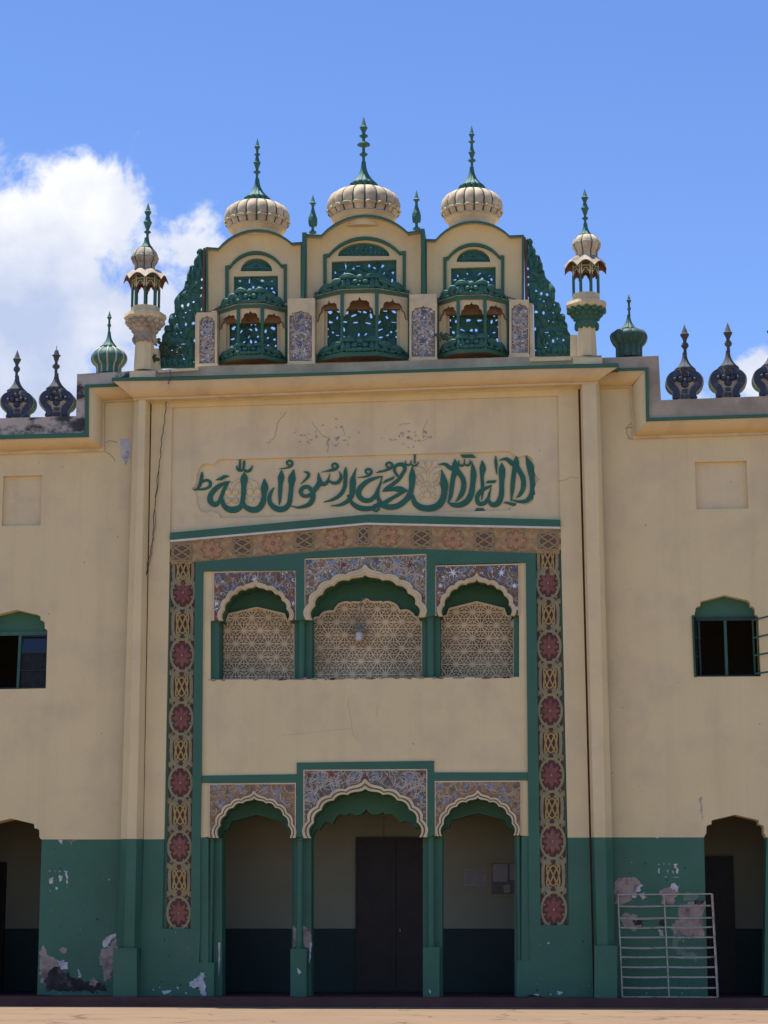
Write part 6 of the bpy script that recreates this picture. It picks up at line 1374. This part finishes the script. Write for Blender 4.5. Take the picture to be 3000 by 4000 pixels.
# ------------------------------------------------------------------ light, sky, camera
SUN_DIR = Vector((-0.20, 0.085, 1.0)).normalized()            # towards the sun
el = math.asin(SUN_DIR.z); az = math.atan2(SUN_DIR.x, SUN_DIR.y)
sd = bpy.data.lights.new('sun', 'SUN'); sd.energy = 4.0; sd.angle = R(0.53); sd.color = (1.0, 0.95, 0.87)
so = bpy.data.objects.new('sun', sd); COL.objects.link(so); so.rotation_euler = SUN_DIR.to_track_quat('Z', 'Y').to_euler(); so.location = (0, -10, 40)
W = bpy.data.worlds.new('World'); scene.world = W; W.use_nodes = True
nt = W.node_tree; N = nt.nodes; Lk = nt.links; N.clear()
out = N.new('ShaderNodeOutputWorld'); bg = N.new('ShaderNodeBackground'); bg.inputs['Strength'].default_value = 0.11
sky = N.new('ShaderNodeTexSky'); sky.sky_type = 'NISHITA'; sky.sun_disc = False; sky.sun_elevation = el; sky.sun_rotation = az; sky.altitude = 600; sky.air_density = 1.0; sky.dust_density = 0.5; sky.ozone_density = 2.0
tc = N.new('ShaderNodeTexCoord'); sx = N.new('ShaderNodeSeparateXYZ'); Lk.new(tc.outputs['Generated'], sx.inputs[0])
def mth(op, a=None, b_=None, c=None):
    n = N.new('ShaderNodeMath'); n.operation = op
    for i, q in enumerate((a, b_, c)):
        if q is None: continue
        if isinstance(q, (int, float)): n.inputs[i].default_value = q
        else: Lk.new(q, n.inputs[i])
    return n.outputs[0]
yy = mth('MAXIMUM', sx.outputs['Y'], 0.05)
u = mth('DIVIDE', sx.outputs['X'], yy); v = mth('DIVIDE', sx.outputs['Z'], yy)
front = mth('GREATER_THAN', sx.outputs['Y'], 0.06)
cmb = N.new('ShaderNodeCombineXYZ'); Lk.new(u, cmb.inputs[0]); Lk.new(v, cmb.inputs[1])
def uv(px, py): d = ray(px, py); return d.x / d.y, d.z / d.y
fld_ = None
for (cx, cy, rx, ry, st_) in ((60, 1010, 560, 380, 1.0), (330, 890, 240, 260, 1.0), (600, 960, 240, 150, .50), (60, 1480, 460, 260, .80), (400, 1230, 360, 250, .85), (560, 1480, 230, 130, .55), (760, 880, 160, 110, .35), (2990, 1470, 150, 90, .80), (2700, 1545, 170, 40, .40), (1850, 2000, 300, 60, .4)):
    cu, cv = uv(cx, cy); du = mth('MULTIPLY', mth('SUBTRACT', u, cu), F_PX / rx); dv = mth('MULTIPLY', mth('SUBTRACT', v, cv), F_PX / ry)
    r2 = mth('SQRT', mth('ADD', mth('MULTIPLY', du, du), mth('MULTIPLY', dv, dv)))
    f = mth('MULTIPLY', mth('SUBTRACT', 1.45, r2), st_)
    fld_ = f if fld_ is None else mth('MAXIMUM', fld_, f)
nz = N.new('ShaderNodeTexNoise'); nz.inputs['Scale'].default_value = 26; nz.inputs['Detail'].default_value = 11; nz.inputs['Roughness'].default_value = 0.60; nz.inputs['Distortion'].default_value = 0.35; Lk.new(cmb.outputs[0], nz.inputs['Vector'])
dens = mth('ADD', fld_, mth('MULTIPLY', mth('SUBTRACT', nz.outputs['Fac'], 0.5), 2.6))
cov = N.new('ShaderNodeMapRange'); cov.interpolation_type = 'SMOOTHSTEP'; cov.inputs[1].default_value = 0.14; cov.inputs[2].default_value = 0.66; Lk.new(dens, cov.inputs[0])
nz2 = N.new('ShaderNodeTexNoise'); nz2.inputs['Scale'].default_value = 14; nz2.inputs['Detail'].default_value = 6; Lk.new(cmb.outputs[0], nz2.inputs['Vector'])
shd = N.new('ShaderNodeMapRange'); shd.inputs[1].default_value = 0.34; shd.inputs[2].default_value = 0.62; Lk.new(mth('ADD', nz2.outputs['Fac'], mth('MULTIPLY', mth('SUBTRACT', v, uv(300, 1080)[1]), 1.6)), shd.inputs[0])
ccol = N.new('ShaderNodeMix'); ccol.data_type = 'RGBA'; Lk.new(shd.outputs[0], ccol.inputs[0]); CL = 1.0
ccol.inputs[6].default_value = (2.45, 2.85, 3.9, 1); ccol.inputs[7].default_value = (4.5, 4.55, 4.7, 1)
hs = N.new('ShaderNodeHueSaturation'); hs.inputs['Hue'].default_value = 0.514; hs.inputs['Saturation'].default_value = 1.22; hs.inputs['Value'].default_value = 0.88; Lk.new(sky.outputs[0], hs.inputs['Color'])
mx = N.new('ShaderNodeMix'); mx.data_type = 'RGBA'; Lk.new(mth('MULTIPLY', cov.outputs[0], front), mx.inputs[0]); Lk.new(hs.outputs[0], mx.inputs[6]); Lk.new(ccol.outputs[2], mx.inputs[7])
Lk.new(mx.outputs[2], bg.inputs['Color']); Lk.new(bg.outputs[0], out.inputs['Surface'])

cd = bpy.data.cameras.new('camera'); cd.sensor_fit = 'VERTICAL'; cd.sensor_height = 36; cd.lens = F_PX * 36 / 4000; cd.clip_end = 2000; cd.clip_start = 0.5
co = bpy.data.objects.new('camera', cd); COL.objects.link(co); co.location = CAM; co.rotation_euler = (math.pi / 2 + PIT, 0, YAW); scene.camera = co
scene.view_settings.view_transform = 'Standard'; scene.view_settings.look = 'None'; scene.view_settings.gamma = 1; scene.view_settings.exposure = 1.0
scene.render.resolution_x = 768; scene.render.resolution_y = 1024
